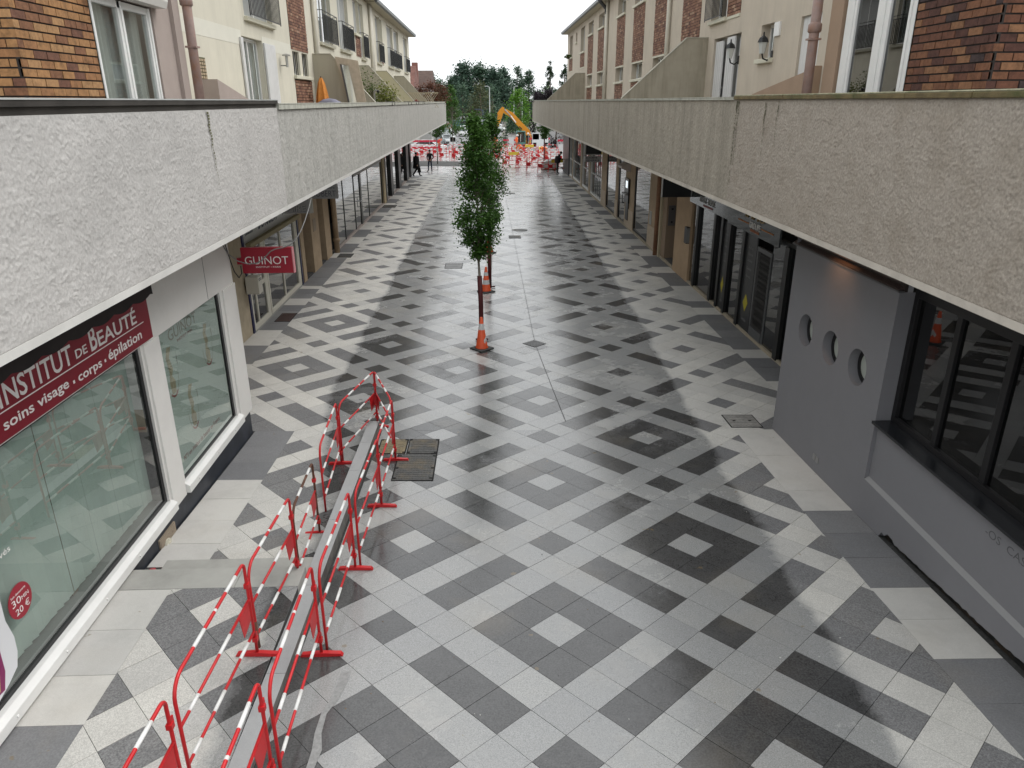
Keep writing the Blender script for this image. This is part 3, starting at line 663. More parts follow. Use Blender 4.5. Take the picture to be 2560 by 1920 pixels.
# sign banner
sg_ = thing('shop_sign', 'dark red banner sign with white lettering INSTITUT DE BEAUTÉ on the white shopfront', 'sign', (-3.93, 6.8, 2.75))
obj('sign_board', MB().box(-3.948, -3.915, 3.4, 8.29, 2.75, 3.6), M_REDD, sg_, bevel=.004)
XS = -3.9145
obj('sign_rule', MB().box(XS-.001, XS+.002, 3.6, 8.12, 2.975, 2.985), M_WHT, sg_)
for b, y0, w_, z0, h in (('I', 5.52, .035, 3.01, .21), ('NSTITUT', 5.60, 1.03, 3.01, .19), ('DE', 6.69, .21, 3.03, .085), ('B', 6.97, .13, 3.01, .23), ('EAUTÉ', 7.12, .85, 3.01, .19), ('soins visage', 5.50, .98, 2.80, .115), ('corps', 6.65, .45, 2.785, .09), ('épilation', 7.25, .77, 2.785, .14)):
    text('lettering', b, (XS, y0, z0), w_, h, 'L', M_WHT, sg_, .002, offset=.012)
for y in (6.555, 7.16): obj('bullet', MB().box(XS, XS+.002, y, y+.03, 2.83, 2.86), M_WHT, sg_)
# rolled awning with scalloped valance
aw = thing('awning', 'dark rolled up awning with a scalloped edge above the red banner sign', 'awning', (-3.75, 6, 3.5))
M_AWN = mat('black_canvas', (.022, .018, .018), .8, var=.3)
mb = MB(); mb.tube([(-3.80, 3.2, 3.50), (-3.80, 8.02, 3.50)], .085, 14); obj('roll', mb, M_AWN, aw, True)
mb = MB(); n = 200
for i in range(n):
    y0, y1 = 3.2+4.84*i/n, 3.2+4.84*(i+1)/n; f = lambda y: 3.335-.035*abs(math.sin(y*math.pi/.42))
    mb.face([(-3.715, y0, f(y0)), (-3.715, y1, f(y1)), (-3.72, y1, 3.52), (-3.72, y0, 3.52)])
obj('valance', mb, M_AWN, aw)
# upper storey: brick pier, window with shutter box, pinkish wall, downpipe
UX = -4.25; WU = (UX, -1)
obj('terrace_floor', MB().box(-3.25, -9, 3.0, 11.5, 4.3, 4.55), M_SOF, LB)
bp = obj('brick_pier', MB().box(UX-.05, -7.5, 7.53, 9.0, 4.55, 8.0), M_INT, LB)
brick_face(bp, 'x', UX, 7.48, 8.93, 5.03, 7.6, BR_L, -1, 5)
brick_face(bp, 'y', 7.48, -6.6, UX-.006, 5.03, 7.6, BR_L, 1, 6, off=1)
wall('upper_wall', WU, 8.95, 11.15, 4.55, 9.0, [(8.95, 10.58, 4.6, 6.42)], M_PINK, LB, .14)
obj('wall_return', MB().box(UX+.05, UX-1.4, 11.15, 11.38, 4.55, 9.0), M_PINK, LB)
wf = MB().wbox(WU, .02, .09, 8.95, 9.06, 4.6, 6.40).wbox(WU, .02, .09, 9.66, 9.80, 4.6, 6.40).wbox(WU, .02, .09, 10.44, 10.56, 4.6, 6.40).wbox(WU, .02, .09, 9.06, 10.44, 6.32, 6.40)
for yy in (9.0, 9.73, 10.5): wf.wbox(WU, .005, .02, yy-.015, yy+.03, 4.6, 6.4)
fw = obj('window', wf, M_FRAMEW, LB, bevel=.006)
for a, b in ((9.06, 9.66), (9.80, 10.44)): obj('pane', MB().wbox(WU, .05, .056, a, b, 4.6, 6.33), M_GL, fw)
mb = MB()
for i in range(60): a = 9.02+1.45*i/60; mb.face([(UX-.16-.02*math.sin(i*1.1), a, 4.6), (UX-.16-.02*math.sin((i+1)*1.1), a+1.45/60, 4.6), (UX-.16-.02*math.sin((i+1)*1.1), a+1.45/60, 6.4), (UX-.16-.02*math.sin(i*1.1), a, 6.4)])
obj('curtain', mb, mat('curtain', (.50, .51, .49), .9, var=.06), fw, True); obj('interior', MB().wbox(WU, .5, .55, 8.9, 10.6, 4.5, 6.5), M_INT, fw)
mb = MB(); mb.prism([(UX+.0, 6.42), (UX+.14, 6.42), (UX+.17, 6.5), (UX+.17, 6.66), (UX, 6.70)], 'y', 8.86, 10.72); obj('shutter_box', mb, mat('box_white', (.66, .64, .60), .5, dirt=.2), LB)
def downpipe(name, m, parent, x, y, z0, z1, r=.055, clips=(), bell=None):
    mb = MB(); mb.tube([(x, y, z0), (x, y, z1)], r, 12); p = obj(name, mb, m, parent, True)
    for z in clips: obj('pipe_clip', MB().box(x-r-.012, x+r+.012, y-r-.012, y+r+.012, z-.012, z+.012), m, p)
    if bell: mb = MB(); mb.lathe([(r, bell-.02), (r*1.35, bell), (r*1.35, bell+.09), (r, bell+.12)], x, y, 12); obj('pipe_collar', mb, m, p, True)
    return p
downpipe('downpipe', M_PIPE, LB, UX+.12, 11.5, 4.5, 7.5, .065, (6.02,), 6.55)
# ================================================================== RIGHT FRONT BUILDING (grey wall with portholes)
WR = (4.83, 1); PRX = 3.72
RB = thing('shop_building', 'grey building with three portholes below a russet brick flat, nearest on the right', 'building', (5, 7.5, 0))
ZTR = 5.30
rough_face('rough_render', PRX, 1, 3.0, 11.6, Z0+.012, ZTR-.01, .0095, .0105, M_RCR, RB, 8, .6)
parapet_core(PRX, 1, 3.0, 11.6, Z0, ZTR, 5.4, M_RCR, M_BANDR, RB)
for i in range(9):
    a = 3.0+8.62*i/9; mb = MB(); rr = random.Random(i); e = rr.uniform(-.004, .004)
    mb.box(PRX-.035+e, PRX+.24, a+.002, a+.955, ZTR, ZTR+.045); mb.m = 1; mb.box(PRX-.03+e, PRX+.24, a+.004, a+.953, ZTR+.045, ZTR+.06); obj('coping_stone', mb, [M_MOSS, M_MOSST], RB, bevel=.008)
def stain(parent, X, sg, y, z1, ln, w_, seed):
    rr = random.Random(seed); mb = MB(); z = z1; yy = y
    while z > z1-ln:
        f = 1-(z1-z)/ln
        if rr.random() < .45+.5*f:
            w2 = w_*rr.uniform(.3, 1)*(.4+.6*f); h = rr.uniform(.012, .03); o = rr.uniform(-w_, w_)*.6
            mb.face([(X-sg*.0125, yy+o-w2, z), (X-sg*.0125, yy+o-w2*.6, z-h), (X-sg*.0125, yy+o+w2*.7, z-h), (X-sg*.0125, yy+o+w2, z)])
        z -= .016; yy += rr.uniform(-.004, .004)
    obj('moss_stain', mb, M_STAIN, parent)
for i, (y, l, w_) in enumerate(((11.50, 1.2, .03), (11.43, .9, .02), (10.3, .8, .018), (9.85, .55, .014))): stain(RB, PRX, 1, y, ZTR-.02, l, w_, i)
# grey wall: portholes, recessed window bay
M_GREY = mat('grey_render', (.20, .20, .212), .85, var=.05, vscale=1.2, bump=.12, bscale=220, dirt=.15); M_GREYL = mat('grey_ledge', (.27, .27, .27), .8)
PH = [(10.62, 2.0), (9.76, 2.0), (8.95, 2.0)]; PR = .245
mb = MB(); X = WR[0]
# face with round holes: cell around each porthole filled by a ring of quads
yl = [8.29, 8.57, 9.33, 10.19, 11.35]
def add_wall_quad(y0, y1, z0, z1): mb.face([(X, y0, z0), (X, y0, z1), (X, y1, z1), (X, y1, z0)])
zb, zt = 1.6, 2.4
add_wall_quad(8.29, 11.35, -.3, zb); add_wall_quad(8.29, 11.35, zt, 3.17)
edges = [8.29]; 
for cy, cz in sorted(PH):
    if cy-.4 > edges[-1]: add_wall_quad(edges[-1], cy-.4, zb, zt)
    lo = max(cy-.4, edges[-1]); hi = cy+.4 if cy < 10.3 else cy+.4
    nx = [c for c, _ in sorted(PH) if c > cy]
    if nx: hi = min(hi, (cy+nx[0])/2)
    N = 40
    for i in range(N):
        a0, a1 = 2*math.pi*i/N, 2*math.pi*(i+1)/N
        def sqp(a):
            c, s = math.cos(a), math.sin(a); ry = (hi-cy) if c > 0 else (cy-lo); rz = zt-cz if s > 0 else cz-zb
            k = min(ry/abs(c) if abs(c) > 1e-6 else 9, rz/abs(s) if abs(s) > 1e-6 else 9); return (X, cy+c*k, cz+s*k)
        def cp(a, d=0): return (X+d, cy+PR*math.cos(a), cz+PR*math.sin(a))
        mb.face([cp(a0), cp(a1), sqp(a1), sqp(a0)])
        # corners of the cell
        for ca in (math.atan2(zt-cz, hi-cy), math.pi-math.atan2(zt-cz, cy-lo), math.pi+math.atan2(cz-zb, cy-lo), 2*math.pi-math.atan2(cz-zb, hi-cy)):
            if a0 < ca < a1: mb.face([sqp(a0), sqp(ca), sqp(a1)])
        mb.face([cp(a0), cp(a0, .16), cp(a1, .16), cp(a1)])
    edges.append(hi)
add_wall_quad(edges[-1], 11.35, zb, zt)
mb.face([(X, 11.35, -.3), (X+2, 11.35, -.3), (X+2, 11.35, 3.8), (X, 11.35, 3.8)]); mb.face([(X, 8.29, .72), (X, 8.29, 3.17), (X+.3, 8.29, 3.17), (X+.3, 8.29, .72)])
obj('grey_wall', mb, M_GREY, RB)
for cy, cz in PH:
    mb = MB(); N = 32
    for r0, r1, d0, d1 in ((PR-.001, PR-.055, .13, .13), (PR-.055, PR-.055, .13, .2)):
        for i in range(N):
            a0, a1 = 2*math.pi*i/N, 2*math.pi*(i+1)/N
            q = lambda r, a, d: (X+d, cy+r*math.cos(a), cz+r*math.sin(a))
            mb.face([q(r0, a0, d0), q(r0, a1, d0), q(r1, a1, d1), q(r1, a0, d1)])
    f = obj('porthole_frame', mb, M_BLACKF, RB)
    obj('pane', MB().prism([(cy+(PR-.05)*math.cos(i*.19635), cz+(PR-.05)*math.sin(i*.19635)) for i in range(32)], 'x', X+.15, X+.156), mat('porthole_lit_tone', (.42, .45, .41), .3, spec=.6), f)  # opaque pane painted pale in place of the lit room behind it
    obj('backing', MB().box(X+.33, X+.34, cy-.5, cy+.5, cz-.5, cz+.5), mat('pale_room', (.40, .42, .38), .9), f)
for cy, a in ((10.62, .12), (9.76, -.03)): obj('bracket', MB().box(X+.17, X+.25, cy-.16, cy+.02, 1.98+a*.2, 2.06+a*.2), mat('grey_bracket', (.17, .17, .16), .6), RB)
# low plinth ledge, recessed bay below the window, black granite sill, dark glazing
mb = MB(); mb.face([(X, 2.9, -.05), (X, 2.9, .70), (X, 8.29, .70), (X, 8.29, -.05)])
pl = MB(); n = 90; jag = [gz(4.83, 2.9+5.39*i/n)+(.0 if 2.9+5.39*i/n > 7.72 else (.075+.05*(7.7-(2.9+5.39*i/n))/2.6)*(1+.10*random.uniform(-1, 1))+(.04 if 7.45 < 2.9+5.39*i/n < 7.6 else 0)) for i in range(n+1)]
for i in range(n):
    a, b = 2.9+5.39*i/n, 2.9+5.39*(i+1)/n; pl.face([(X, a, jag[i]), (X, a, .70), (X, b, .70), (X, b, jag[i+1])]); pl.face([(X, a, jag[i]), (X, b, jag[i+1]), (X+.09, b, jag[i+1]), (X+.09, a, jag[i])])
obj('plinth', pl, M_GREY, RB)
obj('bitumen_strip', MB().box(X+.085, X+.2, 2.9, 8.29, -.2, .7), mat('bitumen', (.012, .012, .012), .7, var=.5, vscale=15, dirt=.5, dcol=(.10, .06, .03), dscale=6), RB)
mb = MB(); mb.face([(X, 2.9, .70), (X+.05, 2.9, .74), (X+.05, 8.29, .74), (X, 8.29, .70)]); obj('plinth_ledge', mb, M_GREYL, RB)
obj('bay_wall', MB().box(X+.05, X+.2, 2.9, 8.288, .70, 1.49), M_GREY, RB)
obj('window_sill', MB().box(X-.05, X+.22, 2.9, 8.285, 1.49, 1.53), mat('black_granite', (.018, .019, .022), .25), RB, bevel=.006)
WX = (5.05, 1); fr = MB().wbox(WX, -.03, .06, 8.21, 8.29, 1.53, 3.3).wbox(WX, -.03, .06, 2.9, 8.21, 1.53, 1.60).wbox(WX, -.03, .06, 2.9, 8.21, 3.12, 3.8)
for y in (7.41, 6.53, 5.65, 4.77, 3.9): fr.wbox(WX, -.02, .06, y-.045, y+.045, 1.60, 3.12)
fr = obj('shop_window', fr, M_BLACKF, RB, bevel=.005)
for y0, y1 in ((7.45, 8.21), (6.57, 7.37), (5.69, 6.49), (4.81, 5.61), (3.94, 4.73), (2.9, 3.86)): obj('pane', MB().wbox(WX, .02, .026, y0, y1, 1.6, 3.12), M_GLD, fr)
obj('interior', MB().wbox(WX, .5, .55, 2.9, 8.3, 1.2, 3.3), mat('dark_shop', (.03, .03, .032), .9, var=.4, vscale=.9), fr)
# louvred vent with the warm lamp, dark soffit edge above the wall
lv = obj('louvre_box', MB().box(X+.06, X+.10, 8.30, 11.5, 3.17, 3.80), mat('brown_black', (.03, .022, .018), .7), RB)
for i in range(6): obj('louvre_slat', MB().prism([(X+.06, 3.20+i*.1), (X+.0, 3.185+i*.1), (X+.0, 3.20+i*.1), (X+.06, 3.235+i*.1)], 'y', 8.31, 11.49), mat('louvre_metal', (.075, .055, .05), .45, metal=.2), lv)
obj('wall_cap', MB().box(X-.012, X+.06, 8.29, 11.5, 3.165, 3.185), mat('grey_cap', (.12, .12, .125), .6), RB)
lp = thing('wall_lamp', 'small lit spotlight under the balcony washing the top of the grey wall', 'lamp', (4.55, 9.77, 3.74))
mb = MB(); mb.lathe([(.05, 3.66), (.055, 3.72), (.02, 3.76)], 4.55, 9.77, 12); obj('lamp_housing', mb, M_BLACKF, lp)
mb = MB(); mb.lathe([(.04, 3.655), (.04, 3.662)], 4.55, 9.77, 12); obj('lamp_glass', mb, mat('lit_bulb', (1, .7, .4), .5, emit=((1, .55, .25), 12)), lp)
pl_ = bpy.data.lights.new('wall_lamp_light', 'SPOT'); pl_.energy = 9; pl_.color = (1, .48, .22); pl_.spot_size = R(95); pl_.spot_blend = 1; pl_.shadow_soft_size = .04
po = bpy.data.objects.new('wall_lamp_light', pl_); C.objects.link(po); po.parent = lp; po.location = (0.0, 0, -.1); po.rotation_euler = Vector((-.35, 0, .62)).to_track_quat('Z', 'Y').to_euler()
sk = obj('double_socket', MB().box(X-.012, X, 9.56, 9.64, .26, .35).box(X-.012, X, 9.66, 9.74, .26, .35), mat('grey_socket', (.24, .24, .235), .5), RB)
M_PENCIL = mat('pencil_scrawl', (.10, .10, .105), .9)
text('scrawl', '-OS  CASPA', (X+.0485, 6.1, 1.27), .75, .085, 'R', M_PENCIL, RB, .0005)
# upper storey
UXR = 4.8; WUR = (UXR, 1)
obj('terrace_floor', MB().box(3.95, 9, 3.0, 11.6, 4.3, 4.55), M_SOF, RB)
bpr = obj('brick_pier', MB().box(UXR+.05, 8, 7.52, 8.98, 4.55, 8.0), M_INT, RB)
brick_face(bpr, 'x', UXR, 7.47, 8.93, 5.06, 7.3, BR_R, 1, 15)
brick_face(bpr, 'y', 7.47, UXR+.006, 5.28, 5.06, 7.3, BR_R, 1, 16, off=1)
obj('door_frame', MB().box(5.28, 5.40, 7.44, 7.6, 4.6, 7.2).box(5.40, 6.4, 7.5, 7.56, 4.6, 7.2), M_FRAMEW, RB)
wall('upper_wall', WUR, 8.95, 11.2, 4.55, 9.0, [(8.95, 10.82, 4.6, 7.2)], mat('brown_render', (.33, .235, .165), .9, var=.06, bump=.2, bscale=150), RB, .14)
obj('wall_return', MB().box(UXR+.05, UXR+1.6, 11.2, 11.3, 4.55, 9.0), MATS['brown_render'], RB)
wf = MB()
for a, b in ((8.95, 9.2), (9.55, 9.95), (10.42, 10.8)): wf.wbox(WUR, .02, .09, a+.05, b-.05, 4.6, 7.2)
for yy in (9.1, 9.72, 10.55): wf.wbox(WUR, .005, .02, yy-.02, yy+.03, 4.6, 7.2)
fw = obj('window', wf, M_FRAMEW, RB, bevel=.006)
for a, b in ((9.15, 9.6), (9.9, 10.47)): obj('pane', MB().wbox(WUR, .05, .056, a, b, 4.6, 7.2), M_GLD, fw)
obj('interior', MB().wbox(WUR, .6, .65, 8.9, 10.9, 4.5, 7.3), M_INT, fw)
downpipe('downpipe', M_PIPE, RB, UXR-.11, 11.42, 4.5, 7.5, .07, (6.1,), 6.2)
# ================================================================== shared builders for the two long rows
M_DARKP = mat('black_pier', (.014, .015, .015), .4); M_RAIL = mat('black_railing', (.012, .013, .014), .5); M_SHUT = mat('white_shutter', (.62, .62, .61), .6, var=.05, dirt=.2, dcol=(.4, .4, .36))
M_SILL = mat('cream_sill', (.60, .58, .47), .8, dirt=.3, dcol=(.3, .3, .22)); M_GUT = mat('zinc_gutter', (.16, .17, .17), .45, metal=.4); M_SOFC = mat('cream_soffit', (.50, .46, .36), .9)
M_FLOOR = mat('terrace_slab', (.36, .34, .31), .9); M_DGLASS = mat('curtained_glass', (.17, .18, .18), .25, var=.3, vscale=1.0)
def window(B, w, y0, y1, z0, z1, kind='pane', sill=True, dep=.2, mull=1):
    f = MB(); a, b = dep-.07, dep-.01; t = .06
    f.wbox(w, a, b, y0, y0+t, z0, z1).wbox(w, a, b, y1-t, y1, z0, z1).wbox(w, a, b, y0+t, y1-t, z1-t, z1).wbox(w, a, b, y0+t, y1-t, z0, z0+t)
    for i in range(mull): c = y0+(y1-y0)*(i+1)/(mull+1); f.wbox(w, a, b, c-.035, c+.035, z0+t, z1-t)
    o = obj('window', f, M_FRAMEW, B)
    n = mull+1
    for i in range(n):
        c0, c1 = y0+t+(y1-y0-2*t)*i/n, y0+t+(y1-y0-2*t)*(i+1)/n
        if kind == 'shut': obj('roller_blind', MB().wbox(w, dep-.06, dep-.02, c0, c1, z0+t, z1-t), M_GREYB, o)
        else: obj('pane', MB().wbox(w, dep-.045, dep-.04, c0, c1, z0+t, z1-t), M_GL, o)
    if kind != 'shut': obj('curtain', MB().wbox(w, dep+.02, dep+.03, y0, y1, z0, z1), M_CURT if kind == 'pane' else M_INT, o)
    if sill: obj('window_sill', MB().wbox(w, -.09, dep-.07, y0-.06, y1+.06, z0-.10, z0-.003), M_SILL, B, bevel=.01)
    return o
def railing(B, w, y0, y1, z0, z1, step=.115):
    f = MB(); d = -.16
    for z in (z0+.04, z1-.11, z1): f.wbox(w, d-.012, d+.012, y0, y1, z-.012, z+.012)
    for y in (y0, y1): f.wbox(w, d, .02, y-.01, y+.01, z1-.012, z1+.010); f.wbox(w, d-.010, d+.010, y-.01, y+.01, z0, z1)
    o = obj('railing', f, M_RAIL, B); k = int((y1-y0)/step); b = MB()
    for i in range(1, k): y = y0+(y1-y0)*i/k; b.wbox(w, d-.008, d+.008, y-.009, y+.009, z0+.05, z1-.12)
    obj('railing_bars', b, M_RAIL, o, kind='stuff'); return o
def fin(name, B, X, sg, y, top, flat, slope, m, base=4.55, xe=None):
    x1 = X-sg*flat; x2 = 3.97 if sg > 0 else -3.28; zl = top-abs(x2-x1)*slope
    poly = [(X, base), (X, top), (x1, top), (x2, zl), (x2, base)]
    f = obj(name, MB().prism(poly, 'y', y, y+.16), m, B)
    cap = MB(); cap.prism([(X, top+.002), (X, top+.03), (x1-sg*.01, top+.03), (x2, zl+.03), (x2, zl+.002), (x1, top+.002)], 'y', y-.012, y+.172); obj('fin_cap', cap, mat('fin_cap', (.40, .38, .31), .85, dirt=.4), f)
def eave(B, X, sg, y0, y1, zs, over):
    obj('soffit_board', MB().box(X+sg*.3, X-sg*over, y0, y1, zs, zs+.05), M_SOFC, B)
    p = [(X-sg*(over+.003), zs), (X-sg*(over+.12), zs+.03), (X-sg*(over+.14), zs+.16), (X-sg*(over+.003), zs+.16)]
    obj('gutter', MB().prism(p, 'y', y0, y1), M_GUT, B)
    obj('roof', MB().prism([(X-sg*over, zs+.055), (X-sg*over, zs+.19), (X+sg*5.5, zs+2.9), (X+sg*11, zs+.19), (X+sg*11, zs+.055)], 'y', y0-.05, y1+.25), mat('brown_roof_tiles', (.13, .085, .07), .85, var=.3, vscale=8, bump=.5, bscale=20), B)

# ================================================================== LEFT ROW
WUL = (-5.6, -1); WGL = (-5.7, -1)
LR = thing('terrace_building', 'long cream terrace with shops below a balcony, running away on the left', 'building', (-6, 35, 0))
ZTL = 5.19; YE = 59.0
rough_face('rough_render', PLX, -1, 11.505, 26.0, Z0+.012, ZTL, .018, .011, M_RCL2, LR, 5, .8)
rough_face('rough_render', PLX, -1, 26.0, YE, Z0+.012, ZTL, .06, .008, M_RCL2, LR, 6, 2)
parapet_core(PLX, -1, 11.505, YE, Z0, ZTL, -5.6, M_RCL2, M_BANDL, LR)
coping('parapet_coping', PLX, -1, 11.53, YE+.02, ZTL, ZTL+.086, M_COPC, M_COPC, LR, .03, 16)
obj('terrace_floor', MB().box(-3.25, -5.6, 11.5, YE, 4.3, 4.55), M_FLOOR, LR)
obj('end_wall', MB().box(PLX, -5.6, YE-.15, YE, 3.8, ZTL), M_RCL2, LR)
wins = [(19.2, 21.6, 7.17, 9.4, 'shut', 1), (27.55, 29.85, 7.2, 9.4, 'pane', 1), (31.25, 33.5, 7.2, 9.4, 'shut', 1), (36.4, 37.6, 7.15, 9.4, 'shut', 0), (41.55, 43.2, 7.2, 9.4, 'shut', 0), (46.15, 48.9, 7.2, 9.4, 'shut', 1), (49.4, 52.1, 7.2, 9.4, 'shut', 1), (55.1, 57.5, 7.2, 9.4, 'shut', 0)]
holes = [w[:4] for w in wins]+[(18.74, 20.4, 4.6, 6.72), (23.47, 24.27, 6.03, 6.68), (24.62, 25.40, 6.03, 6.68), (34.9, 36.35, 8.05, 9.4), (43.25, 44.15, 8.05, 9.4)]
wall('upper_wall', WUL, 11.6, YE, 4.55, 9.66, holes, M_CREAM, LR, .2)
obj('wall_band', MB().wbox(WUL, -.004, 0, 11.6, 18.735, 6.52, 6.83).wbox(WUL, -.004, 0, 20.42, 23.3, 6.52, 6.83), M_CREAM2, LR)
for y0, y1, z0, z1, k, mu in wins:
    window(LR, WUL, y0, y1, z0, z1, k, True, .2, mu); railing(LR, WUL, y0-.05, y1+.25, z0+.0, 8.16)
for y0, y1 in ((34.9, 36.35), (43.25, 44.15)): window(LR, WUL, y0, y1, 8.05, 9.4, 'shut', True, .2, 0)
for y0, y1 in ((23.47, 24.27), (24.62, 25.40)):
    o = window(LR, WUL, y0, y1, 6.03, 6.68, 'dark', False, .2, 0)
    for i in range(3): yy = y0+(y1-y0)*(i+1)/4; obj('window_bar', MB().wbox(WUL, .02, .04, yy-.012, yy+.012, 6.04, 6.67), M_RAIL, o)
obj('window_sill', MB().wbox(WUL, -.09, .1, 23.4, 25.6, 5.93, 6.025), M_SILL, LR, bevel=.01)
for y0, y1, z0, z1 in ((23.36, 25.5, 6.72, 9.6), (23.45, 25.65, 4.6, 5.92), (35.0, 36.3, 7.15, 7.95), (43.3, 44.1, 7.15, 7.95)):
    p = obj('brick_panel', MB().wbox(WUL, -.004, .0, y0, y1, z0, z1), mat('panel_mortar', (.13, .10, .085), .95, var=.3), LR)
    brick_face(p, 'x', -5.6+.016, y0, y1, z0, z1, BR_F, -1, int(y0*7), .225, .082, True, mort=(.13, .10, .085))
d = window(LR, WUL, 18.76, 20.38, 4.62, 6.70, 'pane', False, .2, 1); d.name = 'terrace_door'
sh = obj('shutter', MB().wbox(WUL, -.05, -.012, 20.44, 21.45, 4.62, 6.68), M_SHUT, LR)
for i in range(8): obj('shutter_board', MB().wbox(WUL, -.058, -.05, 20.46+i*.12, 20.57+i*.12, 4.65, 6.66), M_SHUT, sh)
sh = obj('shutter', MB().wbox(WUL, -.05, -.012, 18.55, 18.72, 4.62, 6.68), M_SHUT, LR)
vt = obj('vent_panel', MB().wbox(WUL, -.02, .0, 15.7, 16.12, 5.70, 6.12), mat('green_vent', (.10, .10, .05), .6), LR)
for i in range(6):
    for j in range(3): obj('vent_tile', MB().wbox(WUL, -.035, -.02, 15.74+j*.125, 15.83+j*.125, 5.73+i*.063+.0*j, 5.775+i*.063), mat('vent_tile', (.38, .30, .20), .7), vt)
f = obj('stair_cheek', MB().prism([(15.55, 4.55), (15.55, 5.71), (18.2, 5.2), (18.2, 4.55)], 'x', -5.58, -5.2), M_PINK, LR)
for y, m in ((26.1, 0), (34.3, 0), (40.4, 1), (48.6, 0)): fin('terrace_divider', LR, -5.6, -1, y, 6.72, .58, 1.09, [mat('grey_beige_fin', (.40, .37, .29), .9, streak=.25), mat('yellow_fin', (.52, .48, .33), .9)][m])
for y in (26.55, 39.3, 39.65): downpipe('downpipe', M_PIPEC, LR, -5.52, y, 4.6, 9.62, .07)
eave(LR, -5.6, -1, 38.9, YE+.15, 9.66, .42); eave(LR, -5.6, -1, 11.6, 38.85, 9.72, .42)
# ground floor of the left row
obj('back_wall', MB().box(-7.2, -7.3, 11, YE, 0, 3.9), M_INT, LR); obj('shop_floor', MB().box(-5.75, -7.2, 11, YE, -.02, .10), mat('shop_floor', (.08, .08, .08), .6), LR)
obj('side_wall', MB().wbox(WGL, 0, .3, 11.3, 17.12, -.2, 3.8), mat('tan_plaster', (.40, .34, .25), .85, var=.12, vscale=4, dirt=.3), LR)
obj('transom_wall', MB().wbox(WGL, .02, .3, 22.3, 56.5, 2.9, 3.8), M_DARKP, LR)
for y in (17.13, 22.18): obj('corner_post', MB().wbox(WGL, -.03, .2, y, y+.11, 0, 3.8), mat('navy_post', (.02, .022, .075), .4), LR)
dr = obj('shop_door', MB().wbox(WGL, .0, .06, 17.25, 17.42, .08, 2.16).wbox(WGL, .0, .06, 18.55, 18.80, .08, 2.16).wbox(WGL, .0, .06, 17.42, 18.55, .08, .22).wbox(WGL, .0, .06, 17.42, 18.55, 1.02, 1.14).wbox(WGL, .0, .06, 17.42, 18.55, 2.02, 2.16).wbox(WGL, 0, .06, 17.72, 17.80, .22, 2.02), mat('cream_frame', (.60, .58, .50), .5), LR, bevel=.006)
for z0, z1 in ((.22, 1.02), (1.14, 2.02)): obj('pane', MB().wbox(WGL, .03, .036, 17.42, 18.55, z0, z1), M_GLD, dr)
obj('door_handle', MB().wbox(WGL, -.05, -.0, 17.86, 17.90, 1.0, 1.16), M_FRAMEW, dr)
sw = obj('shop_window', MB().wbox(WGL, -.01, .06, 18.81, 18.9, .1, 2.14).wbox(WGL, -.01, .06, 21.85, 22.16, .1, 2.14).wbox(WGL, -.01, .06, 18.9, 21.85, .1, .22).wbox(WGL, -.01, .06, 18.9, 21.85, 2.06, 2.14).wbox(WGL, .0, .05, 20.32, 20.40, .22, 2.06), mat('cream_frame', (0,0,0)), LR, bevel=.01)
for a, b in ((18.9, 20.32), (20.40, 21.85)): obj('pane', MB().wbox(WGL, .03, .036, a, b, .22, 2.06), M_GLD, sw)
obj('base_course', MB().wbox(WGL, -.04, .1, 17.25, 22.16, -.1, .09), mat('grey_base', (.28, .28, .27), .8), LR)
# pillars and recesses
for a, b in ((22.46, 22.84), (23.92, 25.05), (25.92, 26.8)):
    obj('pillar', MB().wbox(WGL, -.02, .5, a, b, -.1, 3.8), M_TAN, LR, bevel=.01)
obj('entrance_door', MB().wbox(WGL, .4, .45, 22.84, 23.92, 0, 3.0), M_DARKP, LR); obj('recess_panel', MB().wbox(WGL, .35, .4, 25.05, 25.92, 0, 3.0), mat('dark_teal_panel', (.03, .05, .055), .5), LR)
obj('torn_poster', MB().prism([(25.3, 1.25), (25.62, 1.1), (25.66, 1.5), (25.5, 1.95), (25.34, 1.9)], 'x', -6.045, -6.04), mat('paper_white', (.66, .66, .64), .7), LR)
obj('entry_plate', MB().wbox(WGL, -.03, -.02, 24.2, 24.6, 1.35, 1.75), mat('tan_plate', (.25, .19, .13), .5), LR)
downpipe('downpipe', M_PIPET, LR, -5.6, 27.3, .0, 3.8, .1, (), .5)
# big glazed shop
obj('base_course', MB().wbox(WGL, -.06, .12, 27.45, 56.5, -.15, .13), mat('pink_base', (.42, .36, .33), .8, var=.1, vscale=3), LR)
gl = obj('shop_glazing', MB().wbox(WGL, -.01, .05, 27.5, 27.58, .13, 2.9).wbox(WGL, -.01, .05, 29.78, 29.84, .13, 2.9).wbox(WGL, -.01, .05, 32.26, 32.36, .13, 2.9).wbox(WGL, -.02, .08, 33.75, 34.15, .05, 2.32).wbox(WGL, -.01, .05, 36.15, 36.21, .13, 2.32).wbox(WGL, -.01, .06, 40.9, 41.05, .13, 2.9), mat('dark_grey_frame', (.05, .055, .05), .4, metal=.3), LR)
obj('transom', MB().wbox(WGL, -.03, .06, 32.36, 40.9, 2.32, 2.42), mat('grey_transom', (.36, .34, .33), .5), gl)
for a, b in ((27.58, 29.78), (29.84, 32.26), (32.40, 33.75), (34.15, 36.15), (36.21, 40.9)): obj('pane', MB().wbox(WGL, .01, .016, a, b, .13, 2.9 if b < 32.3 else 2.32), M_GLD, gl)
obj('door_handle', MB().wbox(WGL, -.10, -.07, 33.55, 33.6, .9, 1.35).wbox(WGL, -.1, .0, 33.3, 33.75, 1.18, 1.22), mat('steel', (.5, .5, .5), .25, metal=1), gl)
